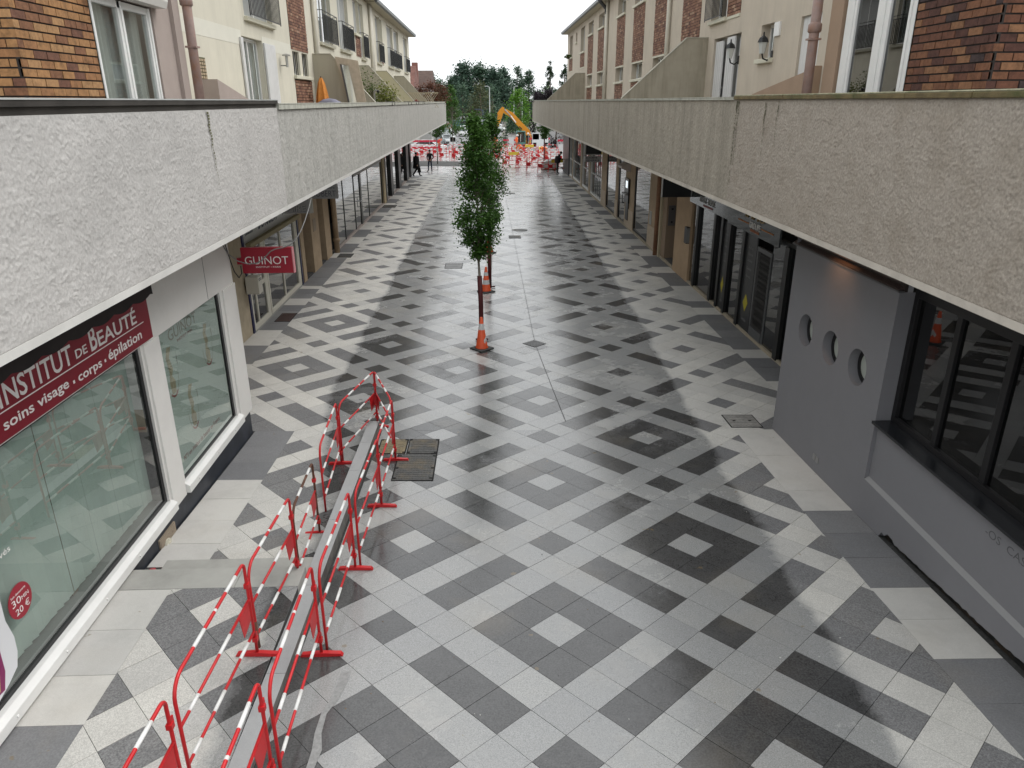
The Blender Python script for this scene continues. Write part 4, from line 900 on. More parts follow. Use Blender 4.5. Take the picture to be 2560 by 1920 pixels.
fs = obj('fascia_panel', MB().wbox(WGL, -.02, .02, 34.2, 40.85, 2.44, 3.1), M_WHITE, gl); obj('grey_fascia_panel', MB().wbox(WGL, -.02, .02, 32.4, 34.1, 2.44, 3.1), mat('grey_fascia', (.22, .22, .22), .5), gl)
obj('yellow_triangle', MB().prism([(36.6, 2.46), (35.5, 3.05), (38.9, 3.05)], 'x', -5.68, -5.672), mat('yellow_print', (.48, .33, .02), .5), fs)
obj('shop_post', MB().wbox(WGL, -.08, .2, 41.1, 41.9, -.1, 3.8), mat('tan_post', (.40, .32, .2), .7), LR, bevel=.02)
gl = obj('shop_glazing', MB().wbox(WGL, .0, .06, 41.95, 56.5, 2.75, 2.9), M_DARKP, LR)
for y0, y1 in ((41.95, 42.3), (44.3, 45.3), (48.3, 49.5), (53.1, 54.6), (55.7, 56.5)): obj('pier', MB().wbox(WGL, -.1, .15, y0, y1, .13, 3.8), M_DARKP, gl)
for a, b in ((42.3, 44.3), (45.3, 48.3), (49.5, 53.1), (54.6, 55.7)): obj('pane', MB().wbox(WGL, .02, .026, a, b, .13, 2.75), M_GLD, gl)
# signs of the left row
M_INK = mat('dark_ink', (.03, .035, .06), .6)
s = thing('shop_sign', 'pale fascia sign lettered DEROBERT above the blue edged agency window', 'sign', (-5.66, 19.7, 2.2))
obj('sign_board', MB().wbox(WGL, -.03, .02, 17.26, 22.15, 2.16, 3.25), mat('pale_board', (.52, .53, .52), .5, var=.05), s)
obj('awning_box', MB().wbox(WGL, -.16, -.032, 17.3, 22.1, 2.10, 2.22), mat('olive_tan', (.27, .23, .13), .6), s, bevel=.02)
text('lettering', 'DEROBERT', (-5.668, 18.45, 2.36), 1.75, .42, 'L', M_INK, s, .002)
obj('star', MB().prism([(20.75+.15*(1 if i % 2 == 0 else .3)*math.sin(i*.7854), 2.5+.13*(1 if i % 2 == 0 else .3)*math.cos(i*.7854)) for i in range(8)], 'x', -5.668, -5.664), mat('grey_ink', (.15, .14, .13), .6), s)
text('lettering', 'gestion', (-5.668, 17.36, 2.62), .42, .12, 'L', M_INK, s, .002); text('lettering', 'transaction', (-5.668, 17.36, 2.38), .62, .12, 'L', M_INK, s, .002)
text('lettering', 'immobilier', (-5.668, 21.2, 2.68), .8, .12, 'L', M_INK, s, .002)
def blade(name, label, x0, x1, y, z0, z1, m, th=.12, edge=None):
    s = thing(name, label, 'sign', ((x0+x1)/2, y, z0)); obj('sign_box', MB().box(x0, x1, y, y+th, z0, z1), m, s, bevel=.008)
    if edge: obj('sign_edge', MB().box(x1, x1+.012, y-.003, y+th, z0, z1), edge, s)
    return s
s = blade('blade_sign', 'red hanging sign reading GUINOT INSTITUT PARIS at the corner of the white shop', -3.90, -3.10, 11.62, 2.755, 3.16, M_RED, .1, mat('pink_edge', (.55, .22, .24), .4))
obj('sign_arm', MB().box(-3.97, -3.9, 11.62, 11.7, 2.90, 3.0), M_RED, s)
text('lettering', 'GUINOT', (-3.845, 11.617, 2.90), .68, .125, 'F', M_WHT, s, .002, offset=-.004); text('lettering', 'INSTITUT • PARIS', (-3.68, 11.617, 2.845), .385, .024, 'F', M_WHT, s, .002)
M_SGREY = mat('grey_sign', (.30, .30, .30), .6, var=.05)
s = blade('blade_sign', 'grey hanging sign with raised letters ending in RAIRE under the left balcony', -4.95, -4.0, 16.9, 2.955, 3.6, M_SGREY); text('lettering', 'LIBRAIRE', (-4.86, 16.897, 3.0), .78, .13, 'F', M_INK, s, .01); text('lettering', 'LIBRAIRE', (-4.868, 16.885, 3.008), .78, .13, 'F', mat('letter_face', (.36, .36, .35), .5), s, .004)
obj('hanger', MB().box(-4.02, -3.94, 16.92, 17.0, 2.955, 3.8), mat('pale_hanger', (.45, .44, .4), .6), s)
s = blade('blade_sign', 'grey hanging sign lettered DEROBERT immobilière above the tan pillars', -5.4, -4.38, 22.1, 2.65, 3.06, M_SGREY, .14); text('lettering', 'DEROBERT', (-5.36, 22.097, 2.715), .93, .165, 'F', M_INK, s, .003, offset=-.01); text('lettering', 'immobilière', (-5.0, 22.097, 2.935), .55, .065, 'F', M_INK, s, .003)
mb = thing('letter_box', 'small white box fixed by the blue edged agency door', 'letter box', (-5.6, 17.1, 1.1)); obj('box_body', MB().box(-5.66, -5.36, 16.92, 17.22, 1.1, 1.5), mat('box_cream', (.52, .50, .44), .5), mb, bevel=.008); obj('box_slot', MB().box(-5.3605, -5.357, 16.97, 17.17, 1.4, 1.415), M_BLACKF, mb)
text('box_writing', 'LIBRAIRE', (-5.358, 16.96, 1.43), .2, .03, 'L', M_INK, mb, .001)
# black cable drooping across the red sign
tag(obj('cable', MB().tube([(-3.92, 10.72, 3.75), (-3.9, 10.8, 3.45), (-3.86, 10.95, 3.2), (-3.78, 11.1, 3.06), (-3.68, 11.22, 2.99), (-3.58, 11.3, 2.98), (-3.50, 11.34, 3.01), (-3.43, 11.38, 3.08), (-3.37, 11.42, 3.14), (-3.30, 11.45, 3.17), (-3.2, 11.5, 3.18), (-3.1, 11.55, 3.21), (-3.02, 11.65, 3.28), (-2.97, 11.8, 3.38), (-2.96, 12.1, 3.5), (-3.0, 12.6, 3.62), (-3.1, 13.4, 3.77)], .009, 6), mat('grey_cable', (.16, .16, .155), .6), None, True), 'thin grey cable drooping in front of the red GUINOT sign', 'cable')
tag(obj('cable', MB().tube([(-3.94, 11.0, 3.75), (-3.93, 11.05, 3.4), (-3.925, 11.2, 3.05), (-3.92, 11.3, 2.85), (-3.89, 11.38, 2.74), (-3.86, 11.44, 2.80), (-3.88, 11.5, 2.9)], .008, 6), mat('black_cable', (.02, .02, .02), .6), None, True), 'short black cable looping below the arm of the red GUINOT sign', 'cable')
# ================================================================== RIGHT ROW
WUR2 = (6.4, 1); WGR = (6.3, 1)
RR = thing('terrace_building', 'long beige terrace with brick strips and a stained balcony, running away on the right', 'building', (7, 35, 0))
ZTR2 = 5.295; YER = 63.2
rough_face('rough_render', PRX, 1, 11.605, 26.0, Z0+.012, ZTR2, .018, .011, M_RCR2, RR, 12, .8)
rough_face('rough_render', PRX, 1, 26.0, YER, Z0+.012, ZTR2, .06, .008, M_RCR2, RR, 13, 2)
parapet_core(PRX, 1, 11.605, YER, Z0, ZTR2, 6.4, M_RCR2, M_BANDR, RR)
coping('parapet_coping', PRX, 1, 11.64, YER+.02, ZTR2, ZTR2+.045, M_COPC, M_COPC, RR, .03, 18)
obj('terrace_floor', MB().box(3.95, 6.4, 11.6, YER, 4.3, 4.55), M_FLOOR, RR); obj('end_wall', MB().box(PRX, 6.4, YER-.15, YER, 3.8, ZTR2), M_RCR2, RR)
YB = 62.6
wn = [(21.45, 22.9, 7.36, 9.7, 'dark', 1, True), (28.4, 30.5, 6.15, 6.83, 'pane', 0, True), (28.3, 30.5, 9.06, 9.8, 'pane', 0, True)]
for a, b in ((32.55, 34.85), (37.05, 39.2), (43.5, 45.65), (47.9, 50.1)): wn += [(a, b, 9.06, 9.75, 'pane', 0, True), (a, b, 6.15, 6.82, 'pane', 0, True)]
wn += [(51.9, 54.1, 8.31, 9.8, 'pane', 1, True), (56.2, 57.0, 9.13, 9.75, 'dark', 0, True), (59.05, 61.0, 8.32, 9.8, 'pane', 1, True)]
holes = [w[:4] for w in wn]+[(15.3, 16.3, 4.6, 6.86), (17.74, 18.61, 6.18, 6.90), (20.05, 22.4, 4.6, 6.88)]
wall('upper_wall', WUR2, 11.6, YB, 4.55, 10.08, holes, M_BEIGE, RR, .28)
for y0, y1, z0, z1, k, mu, si in wn: window(RR, WUR2, y0, y1, z0, z1, k, si, .28, mu)
railing(RR, WUR2, 21.4, 23.0, 7.36, 8.4)
o = window(RR, WUR2, 17.74, 18.61, 6.18, 6.90, 'dark', True, .28, 0)
st = obj('open_shutter', MB().wbox(WUR2, -.04, .0, 17.38, 17.70, 6.60, 6.88), M_FRAMEW, RR)
dd = obj('terrace_door', MB().wbox(WUR2, .22, .27, 20.05, 22.4, 4.6, 6.88), M_SHUT, RR)
for y0, y1, z0, z1, dp in ((20.1, 20.55, 4.65, 6.8, .14), (20.6, 21.25, 4.65, 6.84, .02), (21.7, 22.35, 4.65, 6.8, .05)):
    lf = obj('door_leaf', MB().wbox(WUR2, dp, dp+.04, y0, y1, z0, z1), M_SHUT, dd)
    for i in range(3): obj('leaf_groove', MB().wbox(WUR2, dp-.003, dp, y0+(y1-y0)*(i+1)/4-.004, y0+(y1-y0)*(i+1)/4+.004, z0+.05, z1-.05), M_GREYB, lf)
obj('door_handle', MB().wbox(WUR2, .1, .2, 21.75, 21.79, 5.60, 5.64).wbox(WUR2, .09, .11, 21.6, 21.79, 5.60, 5.64), mat('steel', (.5, .5, .5), .25, metal=1), dd)
d2 = obj('terrace_door', MB().wbox(WUR2, .06, .11, 15.3, 16.3, 4.6, 6.86), M_SHUT, RR)
for i in range(5): obj('door_board', MB().wbox(WUR2, .045, .06, 15.33+i*.19, 15.51+i*.19, 4.62, 6.8), M_SHUT, d2)
obj('door_handle', MB().wbox(WUR2, .0, .045, 15.42, 15.46, 5.55, 5.59), mat('steel', (0,0,0)), d2)
for y0, y1, z0, z1 in ((20.3, 21.38, 7.34, 9.9), (24.03, 26.25, 6.86, 10.0), (28.2, 30.55, 6.86, 8.95), (32.5, 34.88, 6.84, 8.95), (32.5, 34.88, 4.9, 6.03), (37.03, 39.23, 6.84, 8.95), (37.03, 39.23, 4.9, 6.03), (43.45, 45.72, 6.84, 8.95), (43.45, 45.72, 4.9, 6.03), (47.8, 50.15, 6.84, 8.95), (47.8, 50.15, 4.9, 6.03), (51.85, 54.12, 7.38, 8.2), (58.9, 61.2, 7.38, 8.2)):
    p = obj('brick_panel', MB().wbox(WUR2, -.004, .0, y0, y1, z0, z1), mat('panel_mortar', (0,0,0)), RR)
    brick_face(p, 'x', 6.4-.016, y0, y1, z0, z1, BR_F, 1, int(y0*7), .225, .082, True, mort=(.13, .10, .085))
    obj('panel_lintel', MB().wbox(WUR2, -.02, .0, y0, y1, z0-.07, z0-.004), M_SILL, p)
obj('stair_cheek', MB().prism([(15.0, 4.55), (15.0, 5.9), (15.35, 5.82), (18.4, 5.42), (18.4, 4.55)], 'x', 6.397, 6.26), MATS['brown_render'], RR)
for y, m in ((23.0, 0), (51.3, 0)): fin('terrace_divider', RR, 6.4, 1, y, 6.95, .61, .885, mat('stained_fin', (.36, .325, .255), .9, var=.08, streak=.6, dcol=(.15, .14, .1), stretch=(3, 3, .3)))
for y in (27.9, 42.0, 42.3): downpipe('downpipe', M_PIPEC, RR, 6.31, y, 4.6, 10.08, .075)
mb = MB(); mb.tube([(6.31, 42.15, 9.5), (6.25, 42.15, 9.75), (5.95, 42.15, 10.05), (5.86, 42.15, 10.2)], .09, 10); obj('gutter_swan_neck', mb, mat('dark_zinc', (.05, .05, .05), .5), RR, True)
eave(RR, 6.4, 1, 11.6, YB+.15, 10.08, .4)
# ground floor of the right row
obj('back_wall', MB().box(7.8, 7.9, 11, YER, -.2, 3.9), M_INT, RR); obj('shop_floor', MB().box(6.33, 7.8, 11, YER, -.3, .0), mat('shop_floor', (0,0,0)), RR)
obj('base_course', MB().wbox(WGR, -.04, .1, 11.4, 62.4, -.3, -.02), mat('tan_sill', (.38, .33, .25), .8, var=.1, vscale=4), RR)
gl = obj('shop_glazing', MB().wbox(WGR, .0, .06, 11.4, 22.68, 2.42, 2.5), M_DARKP, RR)
for a, b in ((15.0, 15.22), (17.74, 17.92), (18.86, 19.02), (19.52, 19.68), (20.18, 20.36), (21.92, 22.12), (13.4, 13.6)): obj('post', MB().wbox(WGR, -.06, .1, a, b, -.05, 2.42), M_DARKP, gl, bevel=.005)
for a, b in ((13.6, 15.0), (15.22, 16.05), (17.92, 18.86), (19.68, 20.18), (20.36, 21.92), (22.12, 22.68)): obj('pane', MB().wbox(WGR, .02, .026, a, b, -.02, 2.42), M_GLD, gl)
M_POST = mat('charcoal_poster', (.03, .032, .034), .35)
for a, b in ((16.99, 17.74), (19.02, 19.52)):
    p = obj('poster_panel', MB().wbox(WGR, -.01, .02, a, b, -.02, 2.3), M_POST, gl); c = (a+b)/2; w_ = (b-a)*.55
    obj('yellow_diamond', MB().prism([(c, .42), (c+w_*.42, .62), (c, .86), (c-w_*.42, .66)], 'x', 6.289, 6.286), mat('yellow_print2', (.42, .36, .02), .5), p)
    for z, n in ((1.95, 'Achat'), (1.8, 'Vente'), (1.65, 'Location'), (1.45, 'Gestion'), (1.25, 'Syndic'), (.18, 'immobilier')): text('poster_writing', n, (6.289, c+w_*.4, z), w_*.8, .075, 'R', mat('grey_print', (.22, .22, .22), .6), p, .001)
gr = obj('grille_door', MB().wbox(WGR, .0, .06, 16.05, 16.14, -.02, 2.1).wbox(WGR, .0, .06, 16.90, 16.99, -.02, 2.1).wbox(WGR, .0, .06, 16.14, 16.90, 2.0, 2.1).wbox(WGR, -.02, .04, 16.14, 16.90, -.02, .2), mat('grey_metal', (.14, .145, .15), .45, metal=.4), gl)
mb = MB()
for i in range(11):
    for j in range(16):
        y, z = 16.14+.069*i, .2+.1125*j; f = .0345 if j % 2 else 0
        mb.tube([(6.29, y+f, z), (6.29, y+(.0345-f), z+.1125)], .006, 4, False); mb.tube([(6.29, y+f, z), (6.29, y+(.0345-f)-.069+f*0, z+.1125)], .006, 4, False)
obj('grille_mesh', mb, mat('grille_steel', (.10, .10, .10), .4, metal=.6), gr, kind='stuff')
# glass fascia with the raised lettering
s = thing('shop_sign', 'dark glass fascia lettered GROUPE between two orange bars, above the black framed agency', 'sign', (6.2, 18.9, 2.5))
obj('sign_board', MB().wbox(WGR, -.14, -.10, 15.4, 18.93, 2.36, 3.7).wbox(WGR, -.14, -.10, 18.94, 22.69, 2.42, 3.7), mat('smoked_glass', (.06, .068, .07), .08, spec=.8), s)
M_ORA = mat('orange_bar', (.45, .15, .02), .5); XG = 6.3-.141
text('lettering', 'GROUPE', (XG-.002, 17.28, 2.50), .72, .14, 'R', M_WHT, s, .012, offset=.01)
text('lettering', 'IMMO', (XG-.002, 17.6, 2.70), 1.3, .22, 'R', mat('gold_letter', (.22, .13, .01), .4, metal=.3), s, .02)
obj('orange_rule', MB().box(XG-.012, XG, 17.33, 18.1, 2.56, 2.585).box(XG-.012, XG, 15.75, 16.5, 2.56, 2.585), M_ORA, s); obj('orange_rule', MB().box(XG-.012, XG, 16.62, 17.2, 2.42, 2.475), mat('orange_bar2', (.28, .075, .01), .5), s)
text('lettering', 'KHAT-TEMIE', (XG-.002, 21.6, 2.56), 1.5, .16, 'R', mat('grey_letter', (.35, .35, .34), .5), s, .01); obj('red_rule', MB().box(XG-.01, XG, 20.3, 21.2, 2.47, 2.52), mat('dull_red', (.22, .035, .03), .5), s)
# tan wall, recessed doorway, pipe, bank
obj('tan_panel', MB().wbox(WGR, -.05, .5, 22.7, 24.6, -.2, 3.8), mat('tan_board', (.42, .30, .19), .7, var=.08, vscale=3), RR, bevel=.006)
kp = thing('key_box', 'small grey keypad box on the tan panel beside the black shop posts', 'keypad', (6.2, 22.85, 1.1)); obj('box_body', MB().wbox(WGR, -.16, -.05, 22.72, 22.98, 1.12, 1.62), M_DARKP, kp, bevel=.006); obj('box_face', MB().box(6.14, 6.243, 22.714, 22.719, 1.14, 1.60), mat('alu_face', (.3, .3, .29), .4, metal=.4), kp)
obj('entrance_door', MB().wbox(WGR, .35, .4, 24.6, 26.1, -.1, 3.2), M_DARKP, RR); obj('door_jamb', MB().wbox(WGR, .0, .5, 26.1, 26.7, -.2, 3.8), mat('brown_jamb', (.27, .20, .14), .8), RR)
ic = thing('intercom', 'narrow metal intercom panel on the brown door jamb of the right row', 'intercom', (6.3, 26.08, 1.0)); obj('plate', MB().box(6.36, 6.6, 26.07, 26.1, 1.15, 1.85), mat('intercom_plate', (.16, .15, .15), .4, metal=.5), ic)
for z in (1.25, 1.7): obj('button', MB().box(6.45, 6.52, 26.06, 26.07, z, z+.06), M_BLACKF, ic)
downpipe('downpipe', mat('russet_pipe', (.25, .13, .075), .6, var=.15, vscale=10), RR, 6.2, 27.1, -.1, 3.8, .09)
obj('cream_post', MB().wbox(WGR, -.08, .1, 26.72, 26.88, -.2, 3.8), mat('cream_post', (.46, .40, .28), .7), RR)
for a, b in ((27.2, 29.1), (32.2, 34.3), (36.3, 37.05), (40.0, 41.7)):
    pr = obj('bank_pier', MB().wbox(WGR, .0, .3, a, b, -.2, 3.8), M_TAN, RR); obj('pier_base', MB().wbox(WGR, -.02, -.001, a, b, -.1, .75), M_TANL, pr)
for a, b in ((29.1, 32.2), (37.05, 40.0)):
    o = obj('bank_window', MB().wbox(WGR, .02, .1, a, a+.08, 0, 3.0).wbox(WGR, .02, .1, b-.08, b, 0, 3.0).wbox(WGR, .02, .1, a+.08, b-.08, 0, .08), M_DARKP, RR); obj('pane', MB().wbox(WGR, .05, .056, a+.08, b-.08, .08, 3.0), M_GLD, o)
o = obj('bank_door', MB().wbox(WGR, .02, .1, 34.3, 34.5, 0, 3.0).wbox(WGR, .02, .1, 36.15, 36.3, 0, 3.0), M_DARKP, RR); obj('pane', MB().wbox(WGR, .05, .056, 34.5, 36.15, 0, 3.0), M_GLD, o); obj('door_handle', MB().wbox(WGR, -.06, -.03, 34.7, 34.78, .85, 1.35).wbox(WGR, -.06, .03, 34.7, 34.78, .85, .9).wbox(WGR, -.06, .03, 34.7, 34.78, 1.3, 1.35), M_BLACKF, o)
am = obj('cash_machine', MB().wbox(WGR, -.08, .0, 33.2, 34.2, 1.0, 2.05), M_BLACKF, RR, bevel=.01); obj('machine_screen', MB().wbox(WGR, -.085, -.08, 33.4, 33.85, 1.65, 1.95), mat('lit_screen', (.6, .65, .65), .3, emit=((.75, .85, .9), .7)), am); obj('machine_shelf', MB().wbox(WGR, -.2, -.08, 33.25, 34.15, 1.35, 1.42), mat('grey_shelf', (.3, .3, .3), .5), am); obj('machine_column', MB().wbox(WGR, -.05, -.0, 33.3, 33.9, .25, .98), M_DARKP, am)
obj('machine_hood', MB().prism([(6.3, 2.35), (5.9, 2.5), (5.9, 2.6), (6.3, 2.75)], 'y', 33.3, 34.4), mat('white_red_hood', (.5, .45, .43), .5), am)
obj('notice_plate', MB().wbox(WGR, -.02, -.0, 28.5, 28.85, .8, 1.3), mat('grey_notice', (.35, .35, .33), .5), RR)
for a, b in ((41.75, 46.3), (46.75, 50.4), (50.95, 55.9), (56.1, 58.2)):
    o = obj('barred_window', MB().wbox(WGR, .0, .08, a, a+.1, .0, 3.0).wbox(WGR, .0, .08, b-.1, b, .0, 3.0).wbox(WGR, 0, .08, a+.1, b-.1, 0, .1).wbox(WGR, .02, .06, a+.1, b-.1, 1.2, 1.24), M_FRAMEW, RR); obj('pane', MB().wbox(WGR, .08, .086, a+.1, b-.1, .1, 3.0), M_GLD, o)
    k = int((b-a)/.75); bars = MB()
    for i in range(1, k): bars.wbox(WGR, .03, .06, a+(b-a)*i/k-.02, a+(b-a)*i/k+.02, .1, 3.0)
    obj('window_bars', bars, mat('grey_bars', (.2, .21, .2), .5), o, kind='stuff')
for a, b in ((46.3, 46.75), (50.4, 50.95), (55.9, 56.1)): obj('pillar', MB().wbox(WGR, -.06, .2, a, b, -.2, 3.8), M_TANL, RR)
obj('pillar', MB().wbox(WGR, -.1, .3, 58.2, 62.6, -.2, 3.8), mat('dark_pillar', (.05, .05, .055), .4), RR); obj('lintel', MB().wbox(WGR, .02, .3, 27.2, 62.5, 3.0, 3.8), M_DARKP, RR)
s = blade('blade_sign', 'black hanging box sign over the recessed doorway of the right row', 5.27, 6.14, 22.55, 2.56, 3.7, M_DARKP, .14, mat('pale_edge', (.5, .5, .5), .5)); obj('sign_edge', MB().box(5.255, 5.27, 22.547, 22.69, 2.56, 3.7), MATS['pale_edge'], s); text('lettering', 'AIDM', (5.5, 22.546, 2.98), .45, .16, 'F', mat('dim_gold', (.12, .07, .01), .5), s, .002)
s = blade('blade_sign', 'bank hanging sign reading SOCIETE GENERALE, half black half grey', 5.36, 6.3, 42.0, 2.14, 2.44, mat('silver_sign', (.46, .46, .46), .5), .2); text('lettering', 'SOCIETE', (5.44, 41.996, 2.31), .62, .10, 'F', M_INK, s, .004, offset=.01); text('lettering', 'GENERALE', (5.44, 41.996, 2.17), .74, .10, 'F', M_INK, s, .004, offset=.01)
obj('logo_panel', MB().box(5.36, 6.3, 42.0, 42.2, 2.50, 3.15), mat('silver_sign', (0,0,0)), s); obj('logo_black', MB().box(5.42, 6.28, 41.99, 42.0, 2.56, 3.12), M_BLACKF, s); obj('logo_bar', MB().box(5.55, 5.9, 41.985, 41.99, 3.0, 3.02), M_WHT, s); obj('logo_red', MB().box(5.42, 5.7, 41.985, 41.99, 3.03, 3.12), M_RED, s)
# lamps on the upper walls
def lantern(x, y, z, label):
    t = thing('wall_lantern', label, 'lantern', (x, y, z), 'black wall lanterns'); X = 6.4
    obj('bracket', MB().tube([(X, y, z-.28), (X-.1, y, z-.36), (X-.2, y, z-.32), (x, y, z-.22)], .018, 6).box(X-.02, X, y-.05, y+.05, z-.36, z-.16), M_RAIL, t)
    mb = MB(); mb.lathe([(.06, z-.22), (.1, z+.0), (.1, z+.01)], x, y, 6); obj('lantern_glass', mb, mat('lantern_glass', (.5, .52, .5), .2), t)
    mb = MB(); mb.lathe([(.13, z+.01), (.09, z+.1), (.02, z+.15), (.015, z+.22)], x, y, 6); obj('lantern_roof', mb, M_RAIL, t)
lantern(6.17, 20.1, 6.5, 'black wall lantern beside the white terrace door of the right row'); lantern(6.17, 17.75, 6.48, 'black wall lantern in front of the small recessed window, nearer the camera')
t = thing('wall_lamp', 'small steel wall lamp on the cream wall by the left terrace door', 'lamp', (-5.45, 22.0, 6.3)); obj('arm', MB().tube([(-5.6, 22, 6.22), (-5.42, 22, 6.22)], .015, 6), M_GUT, t); mb = MB(); mb.lathe([(.035, 6.18), (.035, 6.46)], -5.42, 22.0, 8); mb.lathe([(.11, 6.46), (.11, 6.49), (.02, 6.52)], -5.42, 22.0, 10); obj('lamp_body', mb, mat('lamp_steel', (.4, .4, .38), .35, metal=.5), t)
# ================================================================== BARRIERS
M_BRED = mat('barrier_red', (.52, .018, .022), .38, var=.10, vscale=6, dirt=.22, dcol=(.24, .03, .02), dscale=9); M_BWHT = mat('barrier_white', (.76, .76, .74), .4, dirt=.2, dcol=(.5, .48, .45), dscale=7); M_RUST = mat('barrier_rust', (.12, .055, .035), .8, var=.4, vscale=20)
LBAR = 1.43
def barrier(name, label, x, y, z, rotz, L=LBAR, foot=True, worn=False, group='red and white barriers fencing off the kerb wall'):
    t = thing(name, label, 'barrier', (x, y, z), group, rotz); o = ORG[t.name]
    ORG[t.name] = (0, 0, 0)                # parts are modelled in the barrier's own axes
    r = .0142
    def arc(cx, cz, rr, a0, a1, n=6): return [(cx+rr*math.cos(a0+(a1-a0)*i/n), 0, cz+rr*math.sin(a0+(a1-a0)*i/n)) for i in range(n+1)]
    H = 1.0; pi = math.pi
    path = [(0, 0, .0), (0, 0, .5)]+arc(.06, H-.06, .06, pi, pi/2)+arc(L-.16, H-.16, .16, pi/2, 0)+[(L, 0, .5), (L, 0, .06)]
    obj('frame_tube', MB().tube(path, r, 10), M_RUST if worn == 2 else M_BRED, t, True)
    bands = {1.0: [(.20, .42), (.86, 1.06)], .62: [(.47, .70), (1.12, 1.28)], .27: [(.16, .36), (.72, .94), (1.2, 1.34)]}
    for h in (.62, .27): obj('rail', MB().tube([(0, 0, h), (L, 0, h)], r*.9, 8), M_BRED, t, True)
    for h, bs in bands.items():
        for a, b in bs:
            a, b = a*L/LBAR, b*L/LBAR; obj('white_band', MB().tube([(a, 0, h), (b, 0, h)], r*1.06, 10), M_BWHT, t, True)
    obj('sticker', MB().tube([(.63, 0, 1.0), (.66, 0, 1.0)], r*1.09, 10), mat('sticker_white', (.7, .66, .64), .5), t, True)
    obj('sign_plate', MB().prism([(.03, .615), (.26, .615), (.21, .37), (.03, .42)], 'y', -.003, .003), M_BRED, t)
    for h in (.74, .16): obj('coupling_hook', MB().box(-.022, .022, -.022, .022, h, h+.045).box(-.05, -.02, -.006, .006, h+.0, h+.07), M_BRED, t)
    if worn: obj('rust_patch', MB().tube([(L, 0, .06), (L, 0, .42)], r*1.05, 10), M_RUST, t, True)
    if foot: obj('foot', MB().prism([(-.20, .0), (-.18, .03), (0, .042), (.18, .03), (.20, .0)], 'x', -.022, .022), M_BRED, t)
    ORG[t.name] = o; return t
def bz(x, y): return gz(x, y)
def pointing(x0, y0, x1, y1): return math.atan2(y1-y0, x1-x0), math.hypot(x1-x0, y1-y0)
rows = [('R', -1.47, 10.11, -1.50, 8.70, 0, 'barrier right of the kerb wall, its foot standing on the large iron cover'), ('R', -1.48, 8.62, -1.53, 7.18, 0, 'barrier right of the kerb wall, second in front of the iron covers'), ('R', -1.57, 7.09, -1.60, 5.68, 0, 'barrier right of the kerb wall, level with the two steps'), ('R', -1.63, 5.59, -1.62, 4.15, 0, 'barrier right of the kerb wall with its foot on the pale cement stain'), ('R', -1.65, 4.07, -1.66, 2.65, 0, 'barrier right of the kerb wall, cut off by the bottom edge'),
        ('L', -2.27, 9.99, -2.20, 8.50, 0, 'barrier on the left of the kerb, beyond the steps and the rusty one'), ('L', -2.16, 7.95, -2.13, 6.85, 2, 'worn rusty barrier at the top of the two steps'), ('L', -2.13, 6.80, -2.19, 5.56, 1, 'barrier on the platform left of the kerb, nearest the steps, its leg rusty'), ('L', -2.17, 5.45, -2.22, 4.02, 0, 'barrier on the platform left of the kerb, foot beside the kerb wall'), ('L', -2.22, 3.90, -2.25, 2.5, 0, 'barrier on the platform left of the kerb, nearest the camera at the bottom edge'),
        ('A', -1.94, 11.49, -2.26, 10.06, 0, 'barrier closing the far left end of the pen, from the peak to the kerb'), ('A', -1.93, 11.48, -1.49, 10.2, 0, 'barrier closing the far right end of the pen beside the iron covers')]
for i, (sd_, x0, y0, x1, y1, w_, lb) in enumerate(rows):
    a, L = pointing(x0, y0, x1, y1); z = PLAT_Z if (sd_ == 'L' and y0 < 6) else gz(x0, y0)
    if sd_ == 'L' and 6 < y0 < 8: z = PLAT_Z-.13 if y0 < 7 else gz(x0, y0)-.03
    barrier('barrier', lb, x0, y0, z+.003, a, L, i != 11, w_)

# ================================================================== CONES
M_CONE = mat('cone_orange', (.62, .085, .025), .5, var=.10, vscale=9, dirt=.3, dcol=(.35, .08, .04)); M_CBAND = mat('cone_band', (.62, .62, .62), .4, dirt=.4, dcol=(.4, .4, .38), dscale=12); M_CBASE = mat('cone_base', (.045, .048, .048), .8, dirt=.4, dcol=(.12, .12, .11))
def cone(label, x, y, rz, torn):
    z = gz(x, y); t = thing('traffic_cone', label, 'traffic cone', (x, y, z), 'traffic cones by the street trees')
    c, s = math.cos(rz), math.sin(rz); q = [(x+.2*(a*c-b*s), y+.2*(a*s+b*c)) for a, b in ((-1,-1),(1,-1),(1,1),(-1,1))]
    obj('base', MB().prism(q, 'z', z+.002, z+.038), M_CBASE, t, bevel=.012)
    f = lambda h: .135-.105*(h-.04)/.71
    mb = MB(); mb.lathe([(.15, z+.04), (.145, z+.055), (f(.06), z+.07), (f(.75), z+.75), (.02, z+.755)], x, y, 24); obj('body', mb, M_CONE, t, True)
    for h0, h1 in ((.47, .61),) if torn else ((.24, .37), (.50, .60)):
        mb = MB(); mb.lathe([(f(h0)+.002, z+h0), (f(h1)+.002, z+h1)], x, y, 24, False); obj('reflective_band', mb, M_CBAND, t, True)
    if torn:
        mb = MB(); n = 8
        for i in range(n):
            a0, a1 = -1.1+1.2*i/n, -1.1+1.2*(i+1)/n; lo = lambda a: .19+.03*math.sin(a*9); hi = lambda a: min(.33, .23+.10*(a+1.2))
            P = lambda a, h: (x+(f(h)+.003)*math.cos(a), y+(f(h)+.003)*math.sin(a), z+h); mb.face([P(a0, lo(a0)), P(a1, lo(a1)), P(a1, hi(a1)), P(a0, hi(a0))])
        obj('torn_band', mb, M_CBAND, t)
    else: mb = MB(); mb.box(x+.085, x+.13, y-.02, y+.02, z+.27, z+.34); obj('clip', mb, M_CBASE, t)
